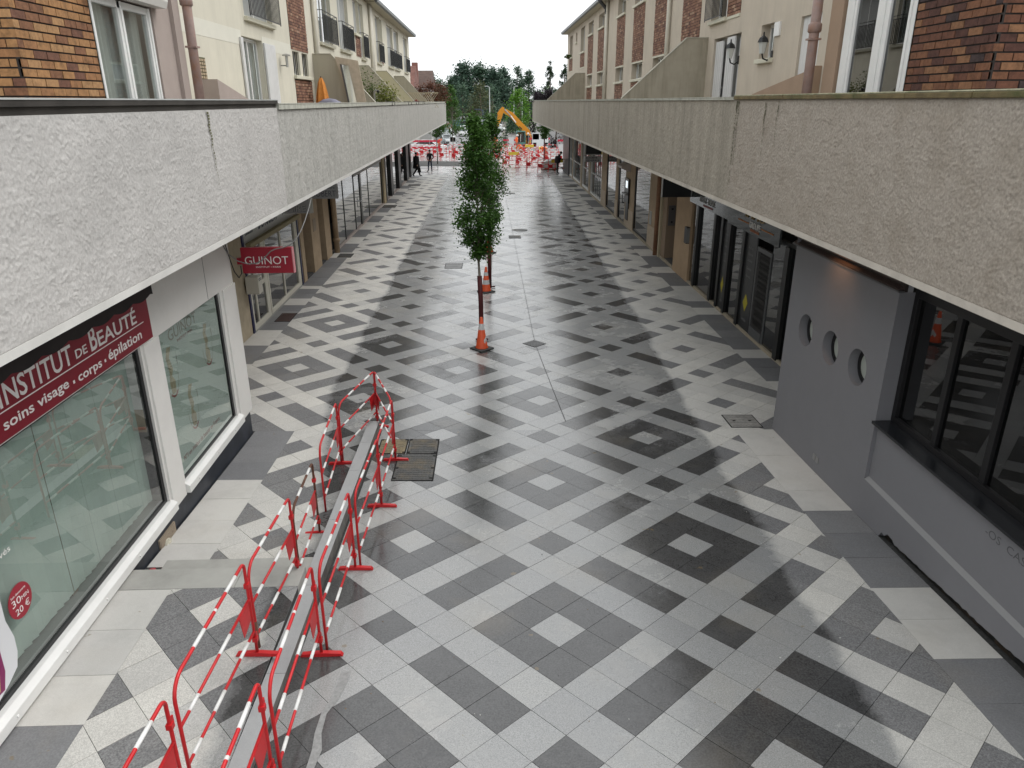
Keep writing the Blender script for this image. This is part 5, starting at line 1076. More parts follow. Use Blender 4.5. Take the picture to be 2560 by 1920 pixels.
cone('nearest orange cone, its white band torn, in front of the first street tree', -.19, 15.95, .75, True); cone('second orange cone with two white bands, behind the trunk of the front tree', -.09, 21.35, .6, False); cone('third orange cone, hardly visible behind the second tree trunk', .02, 27.4, .5, False)

# ================================================================== TREES
def leaves(mb, centres, n, spread, size, seed, flat=.5):
    r = np.random.default_rng(seed); C_ = np.asarray(centres); k = r.integers(0, len(C_), n)
    p = C_[k, :3]+r.normal(0, 1, (n, 3))*C_[k, 3:4]*spread
    nr = r.normal(0, 1, (n, 3)); nr[:, 2] = np.abs(nr[:, 2])+flat; nr /= np.linalg.norm(nr, axis=1)[:, None]
    t = np.cross(nr, r.normal(0, 1, (n, 3))); t /= np.linalg.norm(t, axis=1)[:, None]+1e-9; b = np.cross(nr, t)
    s = size*r.uniform(.6, 1.3, n)[:, None]; ct_ = r.uniform(0, .55, len(C_))
    tv = np.clip(ct_[k]+r.uniform(0, .45, n), 0, 1)
    q = np.stack([p-t*s, p-b*s*.55+t*s*.1, p+t*s, p+b*s*.55+t*s*.1], 1)
    base = len(mb.v); mb.v += [tuple(v) for v in q.reshape(-1, 3)]; mb.f += [[base+4*i, base+4*i+1, base+4*i+2, base+4*i+3] for i in range(n)]; mb.a += list(tv); mb.mi += [0]*n
M_BARK = mat('bark', (.13, .105, .08), .9, var=.3, vscale=20, bump=.5, bscale=40); M_BARKG = mat('grey_bark', (.22, .20, .17), .85, var=.3, vscale=25)
M_LEAF = foliage('street_leaf', (.024, .068, .012), (.085, .19, .03)); M_GUARD = mat('red_trunk_guard', (.075, .010, .012), .6, var=.25, vscale=10)
def street_tree(label, x, y, prof, nleaf, lsize, seed, guard=True, gtop=1.6, lean=0, name='street_tree', m=None, trunk_r=.045, base_z=None, group='young street trees'):
    z = gz(x, y) if base_z is None else base_z; r = random.Random(seed); t = thing(name, label, 'tree', (x, y, z), group)
    zb, zt = prof[0][0], prof[-1][0]
    def rad(h):
        for (a, ra), (b, rb) in zip(prof[:-1], prof[1:]):
            if a <= h <= b: return ra+(rb-ra)*(h-a)/(b-a)
        return 0
    top = zt-.25; pts = [(x+lean*h*.02+.02*math.sin(h*2), y, z+h) for h in [0, .8, 1.6, zb, (zb+zt)/2, top]]
    obj('trunk', MB().tube(pts, trunk_r, 10, True, trunk_r*.25), M_BARKG, t, True)
    if guard:
        mb = MB(); mb.tube([(x, y, z), (x, y, z+.9), (x+lean*.03, y, z+gtop)], .058, 10); mb.box(x-.14, x-.05, y-.01, y+.01, z+.01, z+.05); mb.box(x+.05, x+.16, y-.01, y+.01, z+.01, z+.05); obj('trunk_guard', mb, M_GUARD, t, True)
    cs = []; lim = MB()
    for i in range(150):
        h = zb+(zt-zb)*r.random()**.9; rr = rad(h)*math.sqrt(r.uniform(.15, 1))*(1.0 if r.random() < .93 else 1.25); a = r.random()*6.283
        px, py = x+lean*h*.02+rr*math.cos(a), y+rr*math.sin(a); cs.append((px, py, z+h, .05+.045*r.random()+.05*rad(h)))
        if i % 4 == 0: lim.tube([(x+lean*h*.02, y, z+max(zb-.15, h-.5-rr*.6)), (px, py, z+h)], .014, 5, False, .004)
    obj('limbs', lim, M_BARK, t); mb = MB(); leaves(mb, cs, nleaf, 1.0, lsize, seed); obj('crown', mb, m or M_LEAF, t)
    return t
street_tree('front street tree, slender green crown on a trunk in a dark red guard', -.2, 16.6, [(2.0, .10), (2.3, .26), (2.75, .47), (3.05, .46), (3.6, .36), (4.2, .27), (4.65, .15), (4.95, .04)], 13000, .036, 3, True, 1.55, -.6)
street_tree('second street tree hidden behind the front one, dark red guard showing', .02, 21.9, [(1.9, .10), (2.3, .25), (2.9, .42), (3.5, .42), (4.1, .33), (4.5, .2), (4.85, .05)], 9000, .038, 4, True, 1.6, .8)
FT = [(1.9, .2), (2.4, .7), (3.2, .85), (4.0, .7), (4.8, .35), (5.3, .08)]
street_tree('bushy young tree before the site at the left end of the street, the rounder crown', -4.45, 68.5, [(2.35, .3), (2.8, .85), (3.4, .95), (4.2, .75), (4.7, .2)], 3500, .075, 5, False, m=M_LEAF, trunk_r=.06)
street_tree('taller slim young tree before the site, right of the bushy one on the left', -3.3, 75.0, [(2.2, .25), (2.8, .8), (3.5, .95), (4.6, .75), (5.6, .45), (6.6, .1)], 3500, .08, 6, False, trunk_r=.06)
street_tree('young tree in a dark red guard below the far right balcony end', 4.95, 66.5, [(2.5, .2), (3.0, .55), (3.6, .8), (4.4, .7), (5.0, .2)], 3000, .075, 7, True, 2.3, 0)
def big_tree(label, x, y, h, w_, seed, m, n=2600, ls=.33, cb=.25, name='forest_tree', group='trees of the wood behind the square', shape=.5, z=-.55, nc=70):
    r = random.Random(seed); t = thing(name, label, 'tree', (x, y, z), group); cs = []
    obj('trunk', MB().tube([(x, y, z), (x+.2, y, z+h*.5), (x, y, z+h*.85)], h*.022, 7, True, h*.006), M_BARK, t, True)
    lim = MB()
    for i in range(nc):
        u = r.random(); hh = h*(cb+(1-cb)*u); pr = (math.sin(math.pi*min(1, (u*.92+.08)**shape)))**.6; rr = w_*pr*math.sqrt(r.uniform(.2, 1)); a = r.random()*6.283
        p = (x+rr*math.cos(a), y+rr*math.sin(a), z+hh); cs.append((*p, w_*r.uniform(.10, .22)))
        if i % 5 == 0: lim.tube([(x, y, z+max(hh*.75, h*cb*.8)), p], h*.006, 5, False, h*.002)
    obj('limbs', lim, M_BARK, t); mb = MB(); leaves(mb, cs, n, 1.0, ls, seed); obj('crown', mb, m, t); return t
# ================================================================== PEOPLE
M_SKIN = mat('skin', (.42, .25, .18), .6)
def person(label, x, y, z, rotz, J, cols, hair=(.02, .015, .012), helmet=None, coat=None, scale=1.0):
    t = thing('person', label, 'person', (x, y, z), None, rotz); ORG[t.name] = (0, 0, 0)
    D = dict(pel=(0, 0, .96), che=(0, .0, 1.28), nek=(0, .0, 1.47), hed=(0, .02, 1.60), top=(0, .02, 1.70), sl=(.18, 0, 1.41), sr=(-.18, 0, 1.41), el=(.24, -.02, 1.14), er=(-.24, -.02, 1.14), wl=(.23, .06, .90), wr=(-.23, .06, .90), fl=(.22, .08, .80), fr=(-.22, .08, .80), hl=(.09, 0, .90), hr=(-.09, 0, .90), kl=(.10, .02, .50), kr=(-.10, .02, .50), al=(.10, -.02, .09), ar=(-.10, -.02, .09), tl=(.11, .14, .04), tr=(-.11, .14, .04))
    D.update(J); names = list(D); Rr = dict(pel=.15, che=.155, nek=.06, hed=.095, top=.085, sl=.085, sr=.085, el=.062, er=.062, wl=.045, wr=.045, fl=.042, fr=.042, hl=.105, hr=.105, kl=.075, kr=.075, al=.055, ar=.055, tl=.045, tr=.045)
    E_ = [('pel', 'che', 1), ('che', 'nek', 1), ('nek', 'hed', 0), ('hed', 'top', 0), ('che', 'sl', 1), ('che', 'sr', 1), ('sl', 'el', 1), ('sr', 'er', 1), ('el', 'wl', 1), ('er', 'wr', 1), ('wl', 'fl', 0), ('wr', 'fr', 0), ('pel', 'hl', 2), ('pel', 'hr', 2), ('hl', 'kl', 2), ('hr', 'kr', 2), ('kl', 'al', 2), ('kr', 'ar', 2), ('al', 'tl', 3), ('ar', 'tr', 3)]
    me = bpy.data.meshes.new('sk'); me.from_pydata([D[n] for n in names], [(names.index(a), names.index(b)) for a, b, _ in E_], []); o = bpy.data.objects.new('sk', me); C.objects.link(o)
    md = o.modifiers.new('skin', 'SKIN'); o.modifiers.new('sub', 'SUBSURF').levels = 1
    for i, n in enumerate(names): v = me.skin_vertices[0].data[i]; v.radius = (Rr[n], Rr[n]*.85); v.use_root = n == 'pel'
    me2 = bpy.data.meshes.new_from_object(o.evaluated_get(bpy.context.evaluated_depsgraph_get())); bpy.data.objects.remove(o); me2.name = 'body'
    ms = [M_SKIN]+cols
    for m in ms: me2.materials.append(m)
    seg = [(np.array(D[a]), np.array(D[b]), k) for a, b, k in E_]
    for p in me2.polygons:
        c = np.array(p.center); best = None
        for a, b, k in seg:
            u = np.clip(np.dot(c-a, b-a)/max(1e-9, np.dot(b-a, b-a)), 0, 1); d = np.linalg.norm(c-a-(b-a)*u)
            if best is None or d < best[0]: best = (d, k)
        p.material_index = best[1]; p.use_smooth = True
    bo = bpy.data.objects.new('body', me2); C.objects.link(bo); bo.parent = t
    h = D['hed']
    if helmet: obj('helmet', MB().ball((h[0], h[1], h[2]+.06), .125, 10, (1, 1.15, .75)), helmet, t, True)
    else: obj('hair', MB().ball((h[0], h[1]-.02, h[2]+.055), .105, 10, (1, 1, .85)), mat('hair_%d' % int(hair[0]*1000), hair, .6), t, True)
    for sx in (-1, 1): obj('eye', MB().ball((h[0]+sx*.033, h[1]+.085, h[2]+.01), .010, 5), M_BLACKF, t)
    obj('nose', MB().ball((h[0], h[1]+.10, h[2]-.015), .016, 5), M_SKIN, t)
    if coat: mb = MB(); mb.lathe(coat[0], D['pel'][0], D['pel'][1], 14, False); obj('coat', mb, coat[1], t, True)
    t.scale = (scale,)*3; ORG[t.name] = (x, y, z); return t
K_ = mat('black_cloth', (.012, .012, .013), .85); NB = mat('navy_jeans', (.022, .030, .055), .85); SHO = mat('black_shoes', (.01, .01, .01), .5); ORG_ = mat('hi_vis_orange', (.80, .14, .035), .7, emit=None); TRO = mat('work_trousers', (.35, .10, .05), .85); DK2 = mat('dark_brown_coat', (.022, .014, .016), .85)
person('person in a long black coat walking past the black shop piers on the left', -5.25, 56.6, gz(-5.5, 56), R(-95), dict(kl=(.10, .16, .50), al=(.10, .26, .10), tl=(.10, .42, .08), kr=(-.10, -.02, .50), ar=(-.10, -.30, .10), tr=(-.1, -.18, .04), wl=(.25, .10, .86), fl=(.25, .12, .76)), [K_, K_, SHO], coat=([(.2, 1.45), (.235, 1.2), (.22, .95), (.27, .62), (.25, .58)], K_))
b_ = thing('handbag', 'dark bag hanging from the hand of the walking person in black', 'bag', (-5.02, 56.2, .5)); mb = MB(); mb.prism([(-5.16, .42), (-4.88, .42), (-4.93, .76), (-5.1, .76)], 'y', 56.15, 56.28); obj('bag_body', mb, K_, b_, bevel=.03); obj('bag_strap', MB().tube([(-5.09, 56.2, .75), (-5.03, 56.2, .88), (-4.95, 56.2, .75)], .012, 6), K_, b_)
person('person in black jacket and blue jeans standing at the left end of the street', -4.52, 60.5, gz(-4.5, 60), R(160), dict(el=(.28, -.08, 1.14), er=(-.28, -.08, 1.14), wl=(.19, .10, .98), wr=(-.19, .10, .98), fl=(.15, .12, .92), fr=(-.15, .12, .92), hl=(.10, 0, .9), kl=(.15, .0, .50), al=(.19, -.02, .09), tl=(.24, .12, .04), kr=(-.11, .0, .5), ar=(-.13, -.02, .09), tr=(-.16, .13, .04)), [K_, NB, SHO], hair=(.05, .03, .02), scale=.98)
person('person in a dark coat bowed towards the window at the right end', 5.55, 60.2, gz(5.6, 60), R(-88), dict(che=(0, .08, 1.26), nek=(0, .18, 1.42), hed=(0, .27, 1.50), top=(0, .32, 1.58), sl=(.18, .12, 1.36), sr=(-.18, .12, 1.36), el=(.22, .18, 1.1), er=(-.22, .18, 1.1), wl=(.14, .38, 1.06), wr=(-.14, .38, 1.06), fl=(.1, .46, 1.08), fr=(-.1, .46, 1.08)), [DK2, K_, SHO], scale=1.02, coat=([(.19, 1.3), (.23, 1.1), (.235, .85), (.22, .8)], DK2))
HW = mat('white_helmet', (.75, .75, .72), .35)
W_ = [('worker in an orange jacket and white helmet seen beside the crown of the front tree', .95, 88.5, R(200), {}, True), ('worker in an orange vest and helmet standing left of the excavator cab', 3.35, 87.6, R(250), dict(che=(0, .05, 1.27), hed=(0, .1, 1.58), top=(0, .12, 1.68)), True), ('crouching worker in orange in front of the excavator cab', 3.75, 83, R(120), dict(pel=(0, 0, .5), che=(0, .2, .78), nek=(0, .33, .92), hed=(0, .4, 1.0), top=(0, .45, 1.08), sl=(.18, .28, .88), sr=(-.18, .28, .88), el=(.25, .4, .65), er=(-.25, .4, .65), wl=(.2, .5, .45), wr=(-.2, .5, .45), fl=(.18, .55, .38), fr=(-.18, .55, .38), hl=(.1, 0, .45), hr=(-.1, 0, .45), kl=(.16, .3, .5), kr=(-.16, .3, .5)), False),
      ('worker in orange bending over with a rounded back, right of the red guarded tree', 5.75, 74.5, R(60), dict(pel=(0, 0, .95), che=(0, .32, 1.10), nek=(0, .5, 1.02), hed=(0, .6, .92), top=(0, .66, .86), sl=(.18, .42, 1.02), sr=(-.18, .42, 1.02), el=(.22, .5, .75), er=(-.22, .5, .75), wl=(.15, .6, .55), wr=(-.15, .6, .55), fl=(.12, .64, .48), fr=(-.12, .64, .48)), False), ('worker in orange leaning beside the red striped fence on the left', -5.35, 86, R(240), dict(che=(0, .15, 1.24), nek=(0, .28, 1.38), hed=(0, .34, 1.46), top=(0, .38, 1.55), sl=(.18, .2, 1.32), sr=(-.18, .2, 1.32)), False), ('worker in dark clothes with a pale helmet in front of the coloured site boards', 4.9, 92, R(170), {}, True)]
for lb, x, y, rz, J, hel in W_: person(lb, x, y, 0 if y < 93 else -.5, rz, J, [K_ if 'dark' in lb else ORG_, K_ if 'dark' in lb else TRO, SHO], helmet=HW if hel else None, scale=1.02)
# ================================================================== TERRACE CLUTTER
t = thing('parasol', 'folded orange parasol standing on the left terrace', 'parasol', (-5.2, 25.2, 4.55)); mb = MB(); n = 18
prof = [(.19, 4.95), (.17, 5.3), (.13, 5.6), (.085, 5.85), (.03, 6.0)]
for i in range(len(prof)-1):
    for j in range(n):
        q = lambda k, jj: (-5.2+prof[k][0]*(1+.3*(jj % 3 == 0))*math.cos(jj*6.2832/n), 25.2+prof[k][0]*(1+.3*(jj % 3 == 0))*math.sin(jj*6.2832/n), prof[k][1])
        mb.face([q(i, j), q(i, (j+1) % n), q(i+1, (j+1) % n), q(i+1, j)])
obj('canopy', mb, mat('faded_orange', (.62, .24, .05), .85, var=.15, vscale=9), t, True); obj('pole', MB().tube([(-5.2, 25.2, 4.55), (-5.2, 25.2, 6.04)], .02, 8), M_RAIL, t)
tag(obj('dust_sheet', MB().ball((-4.95, 25.0, 5.0), .42, 8, (1.2, .7, .95)), mat('grey_sheet', (.20, .20, .25), .9, var=.3, vscale=6), None, True, (-4.95, 25, 4.6)), 'grey sheet heaped beside the folded orange parasol', 'sheet')
tag(obj('board', MB().prism([(-4.84, 6.65), (-4.11, 6.52), (-3.85, 4.7), (-4.3, 4.7)], 'y', 25.85, 25.9), mat('weathered_panel', (.50, .42, .32), .85, var=.12, vscale=7, streak=.3), None, False, (-4.3, 25.9, 4.6)), 'weathered beige board leaning against the first terrace divider', 'board')
t = thing('mirror', 'tall bright mirror leaning in front of the beige board', 'mirror', (-4.4, 25.7, 4.6)); obj('mirror_glass', MB().prism([(-4.62, 6.40), (-4.42, 6.38), (-4.23, 5.25), (-4.20, 4.9), (-4.40, 4.9), (-4.46, 5.3)], 'y', 25.80, 25.82), mat('mirror', (.85, .87, .85), .06, metal=1), t); obj('mirror_edge', MB().prism([(-4.68, 6.42), (-4.625, 6.41), (-4.465, 5.3), (-4.405, 4.9), (-4.45, 4.9), (-4.52, 5.3)], 'y', 25.79, 25.83), mat('dark_bronze', (.10, .095, .09), .4), t)
def shrub(label, x, y, z, rx, ry, rz, n, ls, m, seed, stems=True, cat='plant'):
    r = random.Random(seed); t = thing('shrub', label, cat, (x, y, z)); cs = []; lim = MB()
    for i in range(40):
        a = r.random()*6.283; u = r.random()**.6; p = (x+rx*u*math.cos(a), y+ry*u*math.sin(a), z+rz*(.25+.75*r.random()*(1-.4*u))); cs.append((*p, .10*max(rx, rz)))
        lim.tube([(x+.2*rx*math.cos(a), y, z), p], .012, 5, False, .004)
    obj('stems', lim, M_BARK, t); mb = MB(); leaves(mb, cs, n, 1.0, ls, seed); obj('foliage', mb, m, t); return t
shrub('yellow green shrub in front of the dark terrace divider on the left', -3.75, 29, 4.7, .5, .4, 1.25, 1500, .045, foliage('lime_leaf', (.09, .12, .015), (.24, .25, .05)), 1)
shrub('tall thin green plant beside the beige board', -4.2, 28.5, 4.7, .25, .25, 1.6, 700, .04, foliage('green_leaf', (.04, .08, .015), (.13, .17, .04)), 2)
shrub('russet dry bush hanging over the far end of the left balcony', -4.0, 57.5, 4.9, 1.15, .8, 1.75, 3500, .06, foliage('russet_leaf', (.075, .028, .015), (.20, .085, .05)), 3)
shrub('red flowers at the foot of the trellis on the left balcony', -4.3, 46.5, 4.9, .4, .3, .55, 400, .05, foliage('red_flower', (.20, .02, .03), (.35, .05, .06)), 4)
shrub('dark purple bush at the far end of the right balcony', 4.35, 61.5, 4.9, 1.0, .7, 1.35, 3000, .06, foliage('purple_leaf', (.018, .012, .018), (.055, .042, .055)), 5)
shrub('small plant box hanging on the far right window', 6.2, 60.3, 8.25, .3, .6, .3, 300, .05, foliage('green_leaf', (0,0,0), (0,0,0)), 6)
t = thing('trellis', 'pale crossed trellis standing on the left balcony before the russet bush', 'trellis', (-4.3, 47, 4.6)); mb = MB()
for i in range(15):
    x0 = -5.3+i*.13; mb.tube([(x0, 47, 4.95), (x0+.6, 47, 5.75)], .014, 4); mb.tube([(x0+.6, 47.02, 4.95), (x0, 47.02, 5.75)], .014, 4)
obj('laths', mb, mat('trellis_wood', (.46, .40, .28), .85), t, kind='stuff'); obj('trellis_frame', MB().box(-5.35, -2.85+.0, 46.98, 47.04, 5.74, 5.79).box(-5.35, -5.3, 46.98, 47.04, 4.6, 5.74), MATS['trellis_wood'], t)
t = thing('garden_lamp', 'grey post lamp on the left balcony beside the yellow green shrub', 'lamp', (-3.95, 28, 4.6)); obj('post', MB().tube([(-3.95, 28, 4.6), (-3.95, 28, 5.62), (-3.9, 28, 5.68), (-3.84, 28, 5.64)], .03, 8), mat('grey_post', (.25, .24, .22), .6), t); obj('lamp_cap', MB().ball((-3.82, 28, 5.63), .05, 6), M_RAIL, t)
for i, x in enumerate((25.2, 25.9, 30.5, 31.6, 34.0, 35.0, 37.4, 38.4)):
    tag(obj('rope_tie', MB().tube([(-3.01, x, 5.17), (-3.005, x, 5.287), (-3.2, x+.02, 5.29)], .012, 5), M_BLACKF, None, False, (-3.0, x, 5.2)), 'thin black tie looped over the pale coping of the left balcony', 'tie', 'black ties over the left balcony coping')

# ================================================================== THE SQUARE AND BUILDING SITE BEYOND
mb = MB(); mb.face([(-60, 66, -.03), (60, 66, -.03), (60, 93, -.03), (-60, 93, -.03)]); mb.face([(-60, 93, -.03), (60, 93, -.03), (60, 94, -.55), (-60, 94, -.55)])
obj('plaza', mb, M_LT, kind='structure')
mb = MB(); mb.face([(-9.5, 93.5, -.545), (1.5, 93.5, -.545), (5, 240, -.545), (-12, 240, -.545)]); obj('road', mb, mat('asphalt', (.20, .20, .205), .8, var=.12, vscale=.8), kind='structure')
mb = MB()
for i in range(9):
    y = 98+i*11; mb.face([(-3.0-.001*y, y, -.541), (-2.8-.001*y, y, -.541), (-2.8, y+3, -.541), (-3.0, y+3, -.541)])
obj('road_marking', mb, mat('road_paint', (.6, .6, .58), .7), kind='structure')
# distant barriers: one light mesh, many individuals
def far_mesh(name, yel=False):
    b = MB(); r = .028
    b.tube([(-.7, 0, 0), (-.7, 0, .93), (-.6, 0, 1.0), (.6, 0, 1.0), (.7, 0, .93), (.7, 0, 0)], r, 6); b.tube([(-.7, 0, .62), (.7, 0, .62)], r, 6); b.tube([(-.7, 0, .27), (.7, 0, .27)], r, 6)
    b.box(-.72, -.68, -.2, .2, 0, .03); b.prism([(-.68, .62), (-.32, .62), (-.34, .34), (-.66, .34)], 'y', -.008, .008); b.m = 1
    for h in (1.0, .62, .27):
        for a in (-.38, .22): b.tube([(a, 0, h), (a+.22, 0, h)], r*1.08, 6)
    if yel: b.m = 2; b.prism([(-.45, .72), (.5, .72), (.5, 1.0), (-.45, 1.0)], 'y', -.03, -.015)
    me = b.mesh(name); [me.materials.append(m) for m in (M_BRED, M_BWHT, mat('yellow_board', (.65, .48, .05), .5))]; return me
FM, FY = far_mesh('construction_barrier'), far_mesh('construction_barrier', True); r_ = random.Random(5)
spots = [(2.0, 65.0, .1), (2.9, 64.8, -.9), (3.9, 62.8, .05), (4.75, 61.2, -.15), (5.6, 61.5, .1), (3.3, 68.0, .3), (1.6, 66.5, 1.3), (4.7, 69.2, .1), (5.3, 72.2, -.1), (5.9, 69.5, .2), (4.2, 71.5, 1.4), (2.4, 70, .1), (3.4, 73, .5), (1.4, 72, -.2), (6.3, 75, .2), (2.2, 76, 1.2), (4.4, 76, .1), (5.5, 78, .9), (3.2, 79, .0), (1.2, 79, .2), (6.6, 81, 0), (2.0, 83, .1), (4.5, 82, -.3), (7.2, 70, .1), (7.0, 65, 1.5),
         (-6.4, 75.6, .1), (-5.2, 75.4, -.1), (-3.9, 74.8, .1), (-2.7, 73.6, .2), (-7.4, 78, .1), (-6.2, 79, .0), (-4.9, 79.5, .15), (-3.6, 79, 1.2), (-2.6, 78, .0), (-7.6, 82, .1), (-6.2, 83, .0), (-4.5, 83, -.1), (-3.0, 82.5, .1), (-2.0, 75, 1.4), (-1.4, 73.5, .2), (-.6, 76, .1), (.5, 75, -.2), (-1.3, 81, 0), (.2, 82, .1)]
yel = {4: 1, 11: 1, 17: 1, 22: 1}
for i, (x, y, a) in enumerate(spots):
    o = bpy.data.objects.new('construction_barrier', FY if i in yel else FM); C.objects.link(o); o.location = (x, y, gz(x, y) if y < 66 else -.03); o.rotation_euler = (0, 0, a+r_.uniform(-.1, .1))
    tag(o, 'red and white barrier carrying a yellow notice among the crowd of barriers before the site' if i in yel else ('plain red and white barrier among the barriers right of the street trees, before the site' if x > .8 else 'plain red and white barrier among the barriers left of the street trees, before the site'), 'barrier', 'barriers closing the end of the street')
# tall mesh fences with red bands, printed boards
M_MESH = glass('fence_mesh', (.9, .9, .9), .8, .1); M_POSTG = mat('galvanised', (.35, .36, .36), .4, metal=.6); M_BANDR_ = mat('red_band', (.50, .02, .05), .6)
def fence(label, x0, x1, y, z, h, bands=True, boards=(), n=3):
    t = thing('site_fence', label, 'fence', ((x0+x1)/2, y, z), 'mesh fences round the site')
    for i in range(n+1): x = x0+(x1-x0)*i/n; obj('fence_post', MB().tube([(x, y, z), (x, y, z+h)], .03, 6), M_POSTG, t)
    obj('top_rail', MB().tube([(x0, y, z+h), (x1, y, z+h)], .025, 6).tube([(x0, y, z+.15), (x1, y, z+.15)], .025, 6), M_POSTG, t)
    mb = MB(); k = int((x1-x0)/.14)
    for i in range(k): mb.box(x0+(x1-x0)*i/k-.006, x0+(x1-x0)*i/k+.006, y-.004, y+.004, z+.15, z+h)
    obj('wire_mesh', mb, M_POSTG, t, kind='stuff')
    if bands:
        for zz in (.55, 1.25): obj('red_band', MB().box(x0, x1, y-.02, y-.012, z+h*zz/2, z+h*zz/2+.2), M_BANDR_, t)
    for bx0, bx1, bz0, bz1, c in boards: obj('board', MB().box(bx0, bx1, y-.05, y-.03, z+bz0, z+bz1), mat('board_%d%d%d' % tuple(int(q*100) for q in c), c, .6), t)
    return t
fence('mesh fence with two red bands on the left of the building site', -8.6, -5.1, 84.5, -.03, 1.9)
fence('mesh fence without bands in front of the parked cars', -5.0, .4, 88.5, -.03, 2.0, False, [(-4.3, -3.55, .35, 1.5, (.62, .64, .64)), (-4.2, -3.6, 1.0, 1.5, (.12, .38, .45)), (-2.1, -1.4, .5, 1.55, (.5, .52, .53)), (-2.05, -1.5, 1.1, 1.5, (.1, .34, .38))])
fence('mesh fence with white boards bearing green and blue squares', 4.9, 7.4, 90.5, -.03, 1.75, True, [(5.3, 7.2, .2, 1.85, (.66, .68, .68)), (5.35, 6.1, 1.1, 1.75, (.28, .42, .11)), (6.4, 7.05, 1.15, 1.75, (.05, .30, .44)), (5.4, 5.8, .3, .75, (.13, .33, .16)), (6.75, 7.15, .35, .75, (.10, .35, .40))])
fence('mesh fence with two red bands on the right of the building site', 7.5, 11.5, 82, -.03, 2.05, True, [(7.6, 9.3, .3, 1.0, (.6, .6, .6))])
fence('white panelled fence left of the excavator cab', 1.9, 3.4, 92, -.03, 1.4, True, [(2.6, 3.2, .1, 1.3, (.6, .6, .6))])
for nm, lb, x0, x1, y, z0, z1, c in (('site_cabin', 'low white site cabin behind the fence on the right', 6.6, 13, 104, -.55, 2.0, (.62, .62, .62)), ('site_box', 'white box stacked on the cabin behind the red guarded tree', 6.7, 7.6, 103, 2.01, 2.9, (.7, .66, .7)), ('site_box', 'second white box on the cabin, nearer the right balcony', 9.4, 10.2, 103, 2.01, 2.9, (.7, .66, .7)), ('site_box', 'white crate on the ground left of the excavator cab', 2.8, 4.0, 101, -.55, 1.3, (.6, .62, .64))):
    t = thing(nm, lb, 'cabin' if 'cabin' in nm else 'box', ((x0+x1)/2, y, z0)); obj('body', MB().box(x0, x1, y, y+1.6, z0, z1), mat('cabin_white_%d' % int(c[1]*100), c, .6, dirt=.2), t, bevel=.05); obj('lid', MB().box(x0-.05, x1+.05, y-.05, y+1.65, z1-.12, z1+.0), mat('grey_lid', (.35, .35, .35), .6), t)
tag(obj('rubble_heap', MB().ball((2.0, 97, -.5), 1.5, 9, (1.7, 1, .55)), mat('rubble', (.25, .19, .12), .95, var=.4, vscale=2, bump=.8, bscale=9), None, True, (2, 97, -.55)), 'heap of brown earth below the excavator arm', 'earth heap')
t = thing('pallet_stack', 'pale stack of kerbstones on a pallet beside the person at the bank window', 'stack', (5.3, 63.2, 0)); obj('stones', MB().box(4.5, 5.9, 63, 63.9, .12, .62), mat('pale_stone', (.42, .42, .40), .8, var=.2, vscale=4), t, bevel=.03); obj('pallet', MB().box(4.5, 5.9, 63, 63.9, -.08, .115), mat('pallet_wood', (.12, .08, .05), .9), t); obj('plastic_wrap', MB().ball((5.3, 63.3, .66), .42, 8, (1.2, .8, .35)), mat('crumpled_film', (.45, .48, .48), .4), t, True)

# ------------------------------------------------------------------ excavator
M_YEL = mat('machine_yellow', (.60, .24, .012), .45, var=.08, vscale=3, dirt=.25, dcol=(.3, .14, .03)); M_MBLK = mat('machine_black', (.02, .02, .022), .6); M_CABG = mat('cab_green_grey', (.10, .22, .20), .5)
ex = thing('excavator', 'orange yellow excavator with its arm bent high over the building site', 'excavator', (4.2, 99, -.55)); Y = 99
def bar(name, pts, w0, w1, m, y0=Y-.16, y1=Y+.16, p=ex):
    L_, R_ = [], []
    for i, (x, z) in enumerate(pts):
        a = pts[max(i-1, 0)]; b = pts[min(i+1, len(pts)-1)]; d = Vector((b[0]-a[0], b[1]-a[1])).normalized(); w = w0+(w1-w0)*i/(len(pts)-1); L_.append((x-d.y*w, z+d.x*w)); R_.append((x+d.y*w, z-d.x*w))
    return obj(name, MB().prism(L_+R_[::-1], 'y', y0, y1), m, p, bevel=.02)
s_ = 99/95.
Z = lambda z: 5.292-(5.292-z)*s_
bm = bar('boom', [(5.2*s_, Z(.9)), (4.95*s_, Z(1.75)), (3.95*s_, Z(2.75)), (3.0*s_, Z(3.75)), (2.25*s_, Z(4.15))], .40, .28, M_YEL)
ar = bar('dipper_arm', [(2.15*s_, Z(4.42)), (1.75*s_, Z(4.05)), (1.5*s_, Z(3.2)), (.95*s_, Z(1.7))], .36, .22, M_YEL)
bar('arm_head', [(1.35*s_, Z(3.75)), (1.75*s_, Z(4.25)), (2.15*s_, Z(4.45))], .16, .2, M_YEL, Y-.12, Y+.12)
for pts, m in (([(2.2*s_, Z(4.35)), (2.95*s_, Z(3.6))], M_POSTG), ([(2.95*s_, Z(3.62)), (3.55*s_, Z(2.85))], M_BWHT), ([(1.15*s_, Z(3.55)), (1.0*s_, Z(2.4))], mat('machine_blue', (.05, .08, .12), .5)), ([(1.2*s_, Z(3.3)), (.85*s_, Z(2.0))], M_MBLK)): obj('hydraulic_ram', MB().tube([(x, Y-.2, z) for x, z in pts], .07, 8), m, ex)
obj('boom_lettering', MB().prism([(4.0*s_, Z(2.45)), (4.35*s_, Z(2.1)), (4.3*s_, Z(2.0)), (3.92*s_, Z(2.35))], 'y', Y-.168, Y-.162), M_MBLK, ex)
obj('bucket', MB().prism([(.7*s_, Z(1.6)), (1.25*s_, Z(1.55)), (1.3*s_, Z(.9)), (.9*s_, Z(.5)), (.4*s_, Z(.8)), (.45*s_, Z(1.3))], 'y', Y-.4, Y+.4), M_MBLK, ex)
cab = MB()
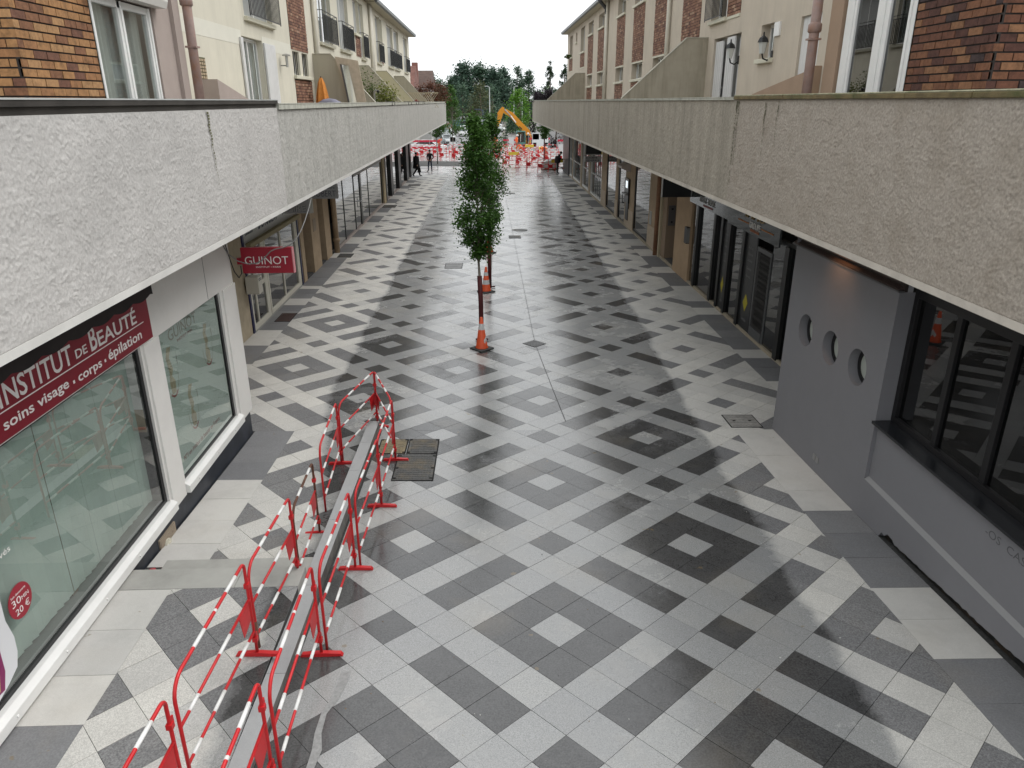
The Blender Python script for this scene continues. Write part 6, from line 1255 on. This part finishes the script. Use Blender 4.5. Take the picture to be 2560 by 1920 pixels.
for x in (3.62*s_, 4.62*s_):
    for y in (Y-1.4, Y-.35): cab.box(x-.05, x+.05, y-.05, y+.05, Z(.55), Z(1.8))
cab.box(3.56*s_, 4.68*s_, Y-1.46, Y-.3, Z(1.8), Z(1.9)).box(3.56*s_, 4.68*s_, Y-1.46, Y-.3, Z(.3), Z(.62))
cb_ = obj('cab', cab, M_CABG, ex); obj('cab_glass', MB().box(3.64*s_, 4.6*s_, Y-1.42, Y-1.41, Z(.62), Z(1.8)), M_GLD, cb_); obj('seat', MB().box(3.95*s_, 4.3*s_, Y-.9, Y-.6, Z(.4), Z(1.35)), M_MBLK, cb_); obj('wiper', MB().tube([(4.08*s_, Y-1.44, Z(.7)), (4.1*s_, Y-1.44, Z(1.55))], .03, 6), M_BWHT, cb_)
obj('engine_housing', MB().box(4.72*s_, 5.35*s_, Y-1.3, Y+.6, Z(.25), Z(1.55)), M_YEL, ex, bevel=.12)
for x in (3.7, 5.2): obj('track', MB().prism([(Y-1.6, -.3), (Y-1.4, -.55), (Y+1.2, -.55), (Y+1.4, -.3), (Y+1.2, -.05), (Y-1.4, -.05)], 'x', x-.2, x+.2), M_MBLK, ex)
obj('turntable', MB().box(3.5*s_, 5.4*s_, Y-1.2, Y+.9, -.05, .2), M_MBLK, ex)

# ------------------------------------------------------------------ vehicles
def car(label, x, y, rz, col, tall=0, group='cars beyond the building site', name='parked_car'):
    t = thing(name, label, 'van' if tall else 'car', (x, y, -.54), group, rz); o = ORG[t.name]; ORG[t.name] = (0,0,0); cn = 'car_paint_%d_%d_%d' % tuple(int(c*100) for c in col); m = mat(cn, col, .25, spec=.6, coat=.6)
    if tall: sd_ = [(-2.3, .3), (-2.35, 1.1), (-1.6, 1.25), (-1.1, 2.0), (2.2, 2.05), (2.35, 1.8), (2.35, .3)]; wn_ = [(-1.45, 1.28), (-1.02, 1.92), (.3, 1.92), (.3, 1.28)]
    else: sd_ = [(-2.1, .28), (-2.15, .62), (-1.95, .78), (-1.1, .9), (-.45, 1.42), (.9, 1.46), (1.65, 1.02), (2.05, .95), (2.12, .4), (2.05, .28)]; wn_ = [(-.98, .93), (-.42, 1.37), (.82, 1.40), (1.45, 1.02)]
    def yz(poly, x0, x1): return MB().prism([(p[0], p[1]) for p in poly], 'x', x0, x1)       # length along local y
    obj('body', yz(sd_, -.82, .82), m, t, bevel=.06); obj('side_windows', yz(wn_, -.826, .826), M_MBLK, t)
    f = MB(); a, b = ((-1.62, 1.24), (-1.1, 1.97)) if tall else ((-1.12, .915), (-.47, 1.40)); f.face([(-.7, a[0]-.02, a[1]), (.7, a[0]-.02, a[1]), (.6, b[0]-.03, b[1]-.02), (-.6, b[0]-.03, b[1]-.02)]); obj('windscreen', f, mat('windscreen', (.06, .075, .08), .1, spec=.8), t)
    for wx in (-.78, .78):
        for wy in (-1.35, 1.3):
            w = obj('wheel', MB().prism([(wy+.31*math.cos(i*.3927), .31+.31*math.sin(i*.3927)) for i in range(16)], 'x', wx-.1, wx+.1), M_MBLK, t); obj('rim', MB().prism([(wy+.19*math.cos(i*.7854), .31+.19*math.sin(i*.7854)) for i in range(8)], 'x', wx-.106, wx+.106), M_POSTG, w)
    for hx in (-.6, .6): obj('headlight', MB().box(hx-.17, hx+.17, -2.18 if not tall else -2.37, -2.1, .56 if not tall else .85, .74 if not tall else 1.05), mat('headlight', (.85, .85, .82), .15), t)
    obj('bumper', MB().box(-.8, .8, -2.2 if not tall else -2.38, -2.0, .25, .45), M_MBLK, t); obj('number_plate', MB().box(-.26, .26, -2.215 if not tall else -2.4, -2.2, .38, .5), M_BWHT, t); ORG[t.name] = o
car('white car facing the camera with a black front grille, right of the slim young tree', -4.15, 138, 0, (.7, .7, .7), 0, name='car'); car('second white car behind the one facing the camera', -4.3, 152, 0, (.75, .75, .76), name='car'); car('dark teal truck parked across behind the white cars', -5.2, 168, R(80), (.04, .12, .12), 1, name='van')
for i, (x, y, c, lb) in enumerate(((-6.0, 112, (.45, .50, .53), 'pale grey parked car nearest the fence on the left'), (-6.2, 118, (.62, .66, .68), 'white parked car in the left row, second from the fence'), (-6.6, 125, (.42, .50, .54), 'bluish silver parked car in the middle of the left row'), (-7.0, 133, (.60, .64, .66), 'light parked car in the left row, behind the bluish one'), (-7.5, 142, (.50, .56, .58), 'silver parked car in the left row, fifth from the fence'), (-8.2, 153, (.35, .37, .38), 'grey parked car at the far end of the left row'))): car(lb, x, y, R(25), c)
car('white car half hidden behind the red banded fence', -7.2, 95, R(85), (.7, .7, .7)); car('silver car partly hidden behind the lamp post and the excavator arm', .9, 170, R(60), (.5, .52, .54), 1, name='van'); car('pale car under the tall lamp post', 1.6, 158, R(70), (.58, .6, .6))
t = thing('road_sign', 'round red and white road sign beside the parked cars', 'road sign', (-5.4, 112, -.55)); mb = MB(); mb.prism([(-5.4+.42*math.cos(i*.393), 2.0+.42*math.sin(i*.393)) for i in range(16)], 'y', 111.9, 111.94); obj('disc', mb, mat('pink_red', (.6, .25, .27), .5), t); obj('pole', MB().tube([(-5.4, 112, -.55), (-5.4, 112, 1.9)], .03, 6), M_POSTG, t); obj('disc_centre', MB().prism([(-5.4+.28*math.cos(i*.393), 2.0+.28*math.sin(i*.393)) for i in range(16)], 'y', 111.88, 111.9), M_BWHT, t)
# ------------------------------------------------------------------ lamp posts, low white building, houses
def lamp_post(label, x, y, h, arm, dark=False, hh=None):
    t = thing('street_lamp', label, 'street lamp', (x, y, -.55), 'street lamps beyond the site'); m = mat('lamp_dark', (.05, .07, .11), .5) if dark else mat('lamp_pale', (.5, .52, .52), .5)
    obj('pole', MB().tube([(x, y, -.55), (x, y, h)], .11, 8, True, .07), m, t); obj('arm', MB().tube([(x, y, h-.1), (x+arm*.6, y, h+.15), (x+arm, y, h+.15)], .06, 6), m, t); obj('lamp_head', MB().box(x+arm*.75, x+arm*1.5, y-.12, y+.12, h+.08, h+.2), m, t)
lamp_post('tall pale lamp post in the middle, behind the tree tops', .62, 150, 7.8, -.6); lamp_post('slimmer pale lamp post before the round green tree', 5.26, 150, 7.8, .5); lamp_post('short pale lamp post above the green tree', 8.2, 180, 8.0, .7); lamp_post('lamp with its head against the sky on the right', 13.2, 180, 8.0, -.9)
lamp_post('dark curved lamp post behind the top of the front tree', -.6, 130, 3.9, -.9, True); lamp_post('pale lamp post under the poplar on the right', 15.2, 180, 7.5, .3)
t = thing('low_building', 'low white building lettered AURERA beyond the car park', 'building', (-6.2, 205, -.55)); obj('wall', MB().box(-9, -3.4, 205, 212, -.55, 1.4), mat('white_wall', (.62, .63, .62), .7), t)
text('lettering', 'AURERA', (-8.0, 204.96, .35), 4.0, .75, 'F', mat('grey_letters', (.12, .12, .14), .6), t, .02)
def house(label, x, y, w_, d, ze, zr, roofc, chim=True, gable=True):
    t = thing('house', label, 'house', (x, y, -.55), 'houses beyond the left row'); obj('wall', MB().box(x, x+w_, y, y+d, -.55, ze), mat('house_wall', (.42, .41, .39), .9), t)
    ro = MB(); xm = x+w_*.5
    ro.prism([(x-.3, ze), (xm, zr), (x+w_+.3, ze)], 'y', y-.2, y+d+.2) if gable else ro.prism([(y-.3, ze), (y+d*.5, zr), (y+d+.3, ze)], 'x', x-.3, x+w_+.3)
    r = obj('roof', ro, mat(roofc, (.085, .055, .045) if 'brown' in roofc else (.16, .075, .06), .9, var=.25, vscale=2, bump=.4, bscale=8), t)
    if chim: obj('chimney', MB().box(x+.2, x+1.0, y+.5, y+1.3, ze, zr+.9), mat('chimney_brick', (.22, .10, .08), .9), r)
    obj('window', MB().box(x+w_*.3, x+w_*.5, y-.03, y, 1.2, 2.8), M_DGLASS, t)
house('house with a steep brown roof showing past the end of the left row', -10.6, 112, 2.6, 9, 7.2, 9.5, 'brown_slates', True, False); house('house with a brick chimney right at the end of the left row', -11.6, 100, 2.2, 8, 7.0, 9.6, 'red_tiles', True, False)

# ================================================================== THE WOOD BEHIND
F1 = foliage('wood_leaf', (.034, .072, .046), (.085, .145, .085), .2); F2 = foliage('wood_leaf_blue', (.038, .076, .056), (.088, .145, .10), .2); F3 = foliage('bright_leaf', (.05, .14, .012), (.14, .30, .03)); F4 = foliage('olive_leaf', (.045, .055, .024), (.10, .115, .05)); F5 = foliage('dark_purple_leaf', (.010, .008, .010), (.030, .024, .030)); F6 = foliage('poplar_leaf', (.02, .045, .02), (.05, .09, .045))
W = [('broad tree at the left end of the wood, lower than the rest', -16.5, 255, 11.5, 5, F1), ('leafy tree of the wood with a pale thin trunk, second from the left', -10.5, 262, 13.0, 4.2, F1), ('tall rounded tree of the wood, left of its middle', -7.2, 258, 16.4, 4.6, F2), ('tallest dark tree of the wood above the lamp post', -2.2, 262, 16.2, 5.2, F1), ('bluish tree of the wood in the middle, behind the lamp post', 2.6, 258, 14.6, 4.6, F2), ('pale bluish tree of the wood right of the lamp post', 5.4, 262, 14.8, 4.2, F2), ('airy tall tree on the right of the wood with gaps of sky', 9.8, 250, 15.6, 3.4, F1), ('airy bent tree at the right end of the wood', 13.0, 246, 14.6, 3.0, F1), ('small tree at the right foot of the wood', 16.0, 240, 8.2, 2.6, F1)]
for i, (lb, x, y, h, w_, m) in enumerate(W): big_tree(lb, x, y, h, w_*(1.2 if i < 6 else 1), 30+i, m, 6500 if i < 6 else 3200, .42 if i < 6 else .3, .02, nc=150 if i < 6 else 80)
big_tree('olive round tree below the wood, behind the lamp post', -1.5, 190, 9.2, 3.6, 50, F4, 2200, .25, .05, group='trees round the car park'); big_tree('dark bushy tree behind the left balcony end', -8.2, 150, 7.8, 2.6, 51, F4, 2000, .22, .05, group='trees round the car park'); big_tree('broad dark tree filling the gap behind the slim young tree', -6.2, 200, 9.2, 4.0, 52, F1, 2600, .27, .02, group='trees round the car park'); big_tree('dark tree in shade behind the front street tree', 1.6, 215, 9.0, 4.5, 53, F1, 2400, .28, .02, group='trees round the car park')
big_tree('bright green layered tree behind the excavator', 4.7, 112, 7.3, 1.75, 54, F3, 4200, .13, .22, name='park_tree', group='trees behind the excavator', shape=.8)
big_tree('dark green bush below the bright green tree', 3.4, 108, 3.6, 1.2, 55, F1, 1600, .13, .05, name='park_tree', group='trees behind the excavator'); big_tree('dark purple leaved tree behind the excavator, beside the right balcony', 7.0, 106, 4.6, 1.5, 56, F5, 2600, .14, .05, name='park_tree', group='trees behind the excavator'); big_tree('second dark purple tree partly behind the right balcony', 9.2, 104, 5.0, 1.7, 57, F5, 2200, .14, .05, name='park_tree', group='trees behind the excavator')
big_tree('slim poplar standing alone against the sky on the right', 16.1, 200, 14.8, 1.35, 58, F6, 3000, .20, .18, name='poplar', group='poplars on the right', shape=.75); big_tree('second poplar beside the end of the right row', 19.7, 200, 14.4, 1.3, 59, F6, 2600, .20, .18, name='poplar', group='poplars on the right', shape=.75)
big_tree('yellowish low tree at the foot of the poplars', 16.5, 210, 8.6, 3.5, 60, F3, 1800, .25, .1, name='park_tree', group='poplars on the right')
# far-off belt of trees closing the view behind the wood
mb = MB(); r = np.random.default_rng(77); cs = [(x, 300+r.uniform(-8, 8), r.uniform(0, 10.0)*(1 if abs(x+3) < 16 else .75), 1.6) for x in r.uniform(-75, 75, 420)]; leaves(mb, cs, 16000, 1.0, .6, 78)
obj('wood', mb, F2, kind='stuff')
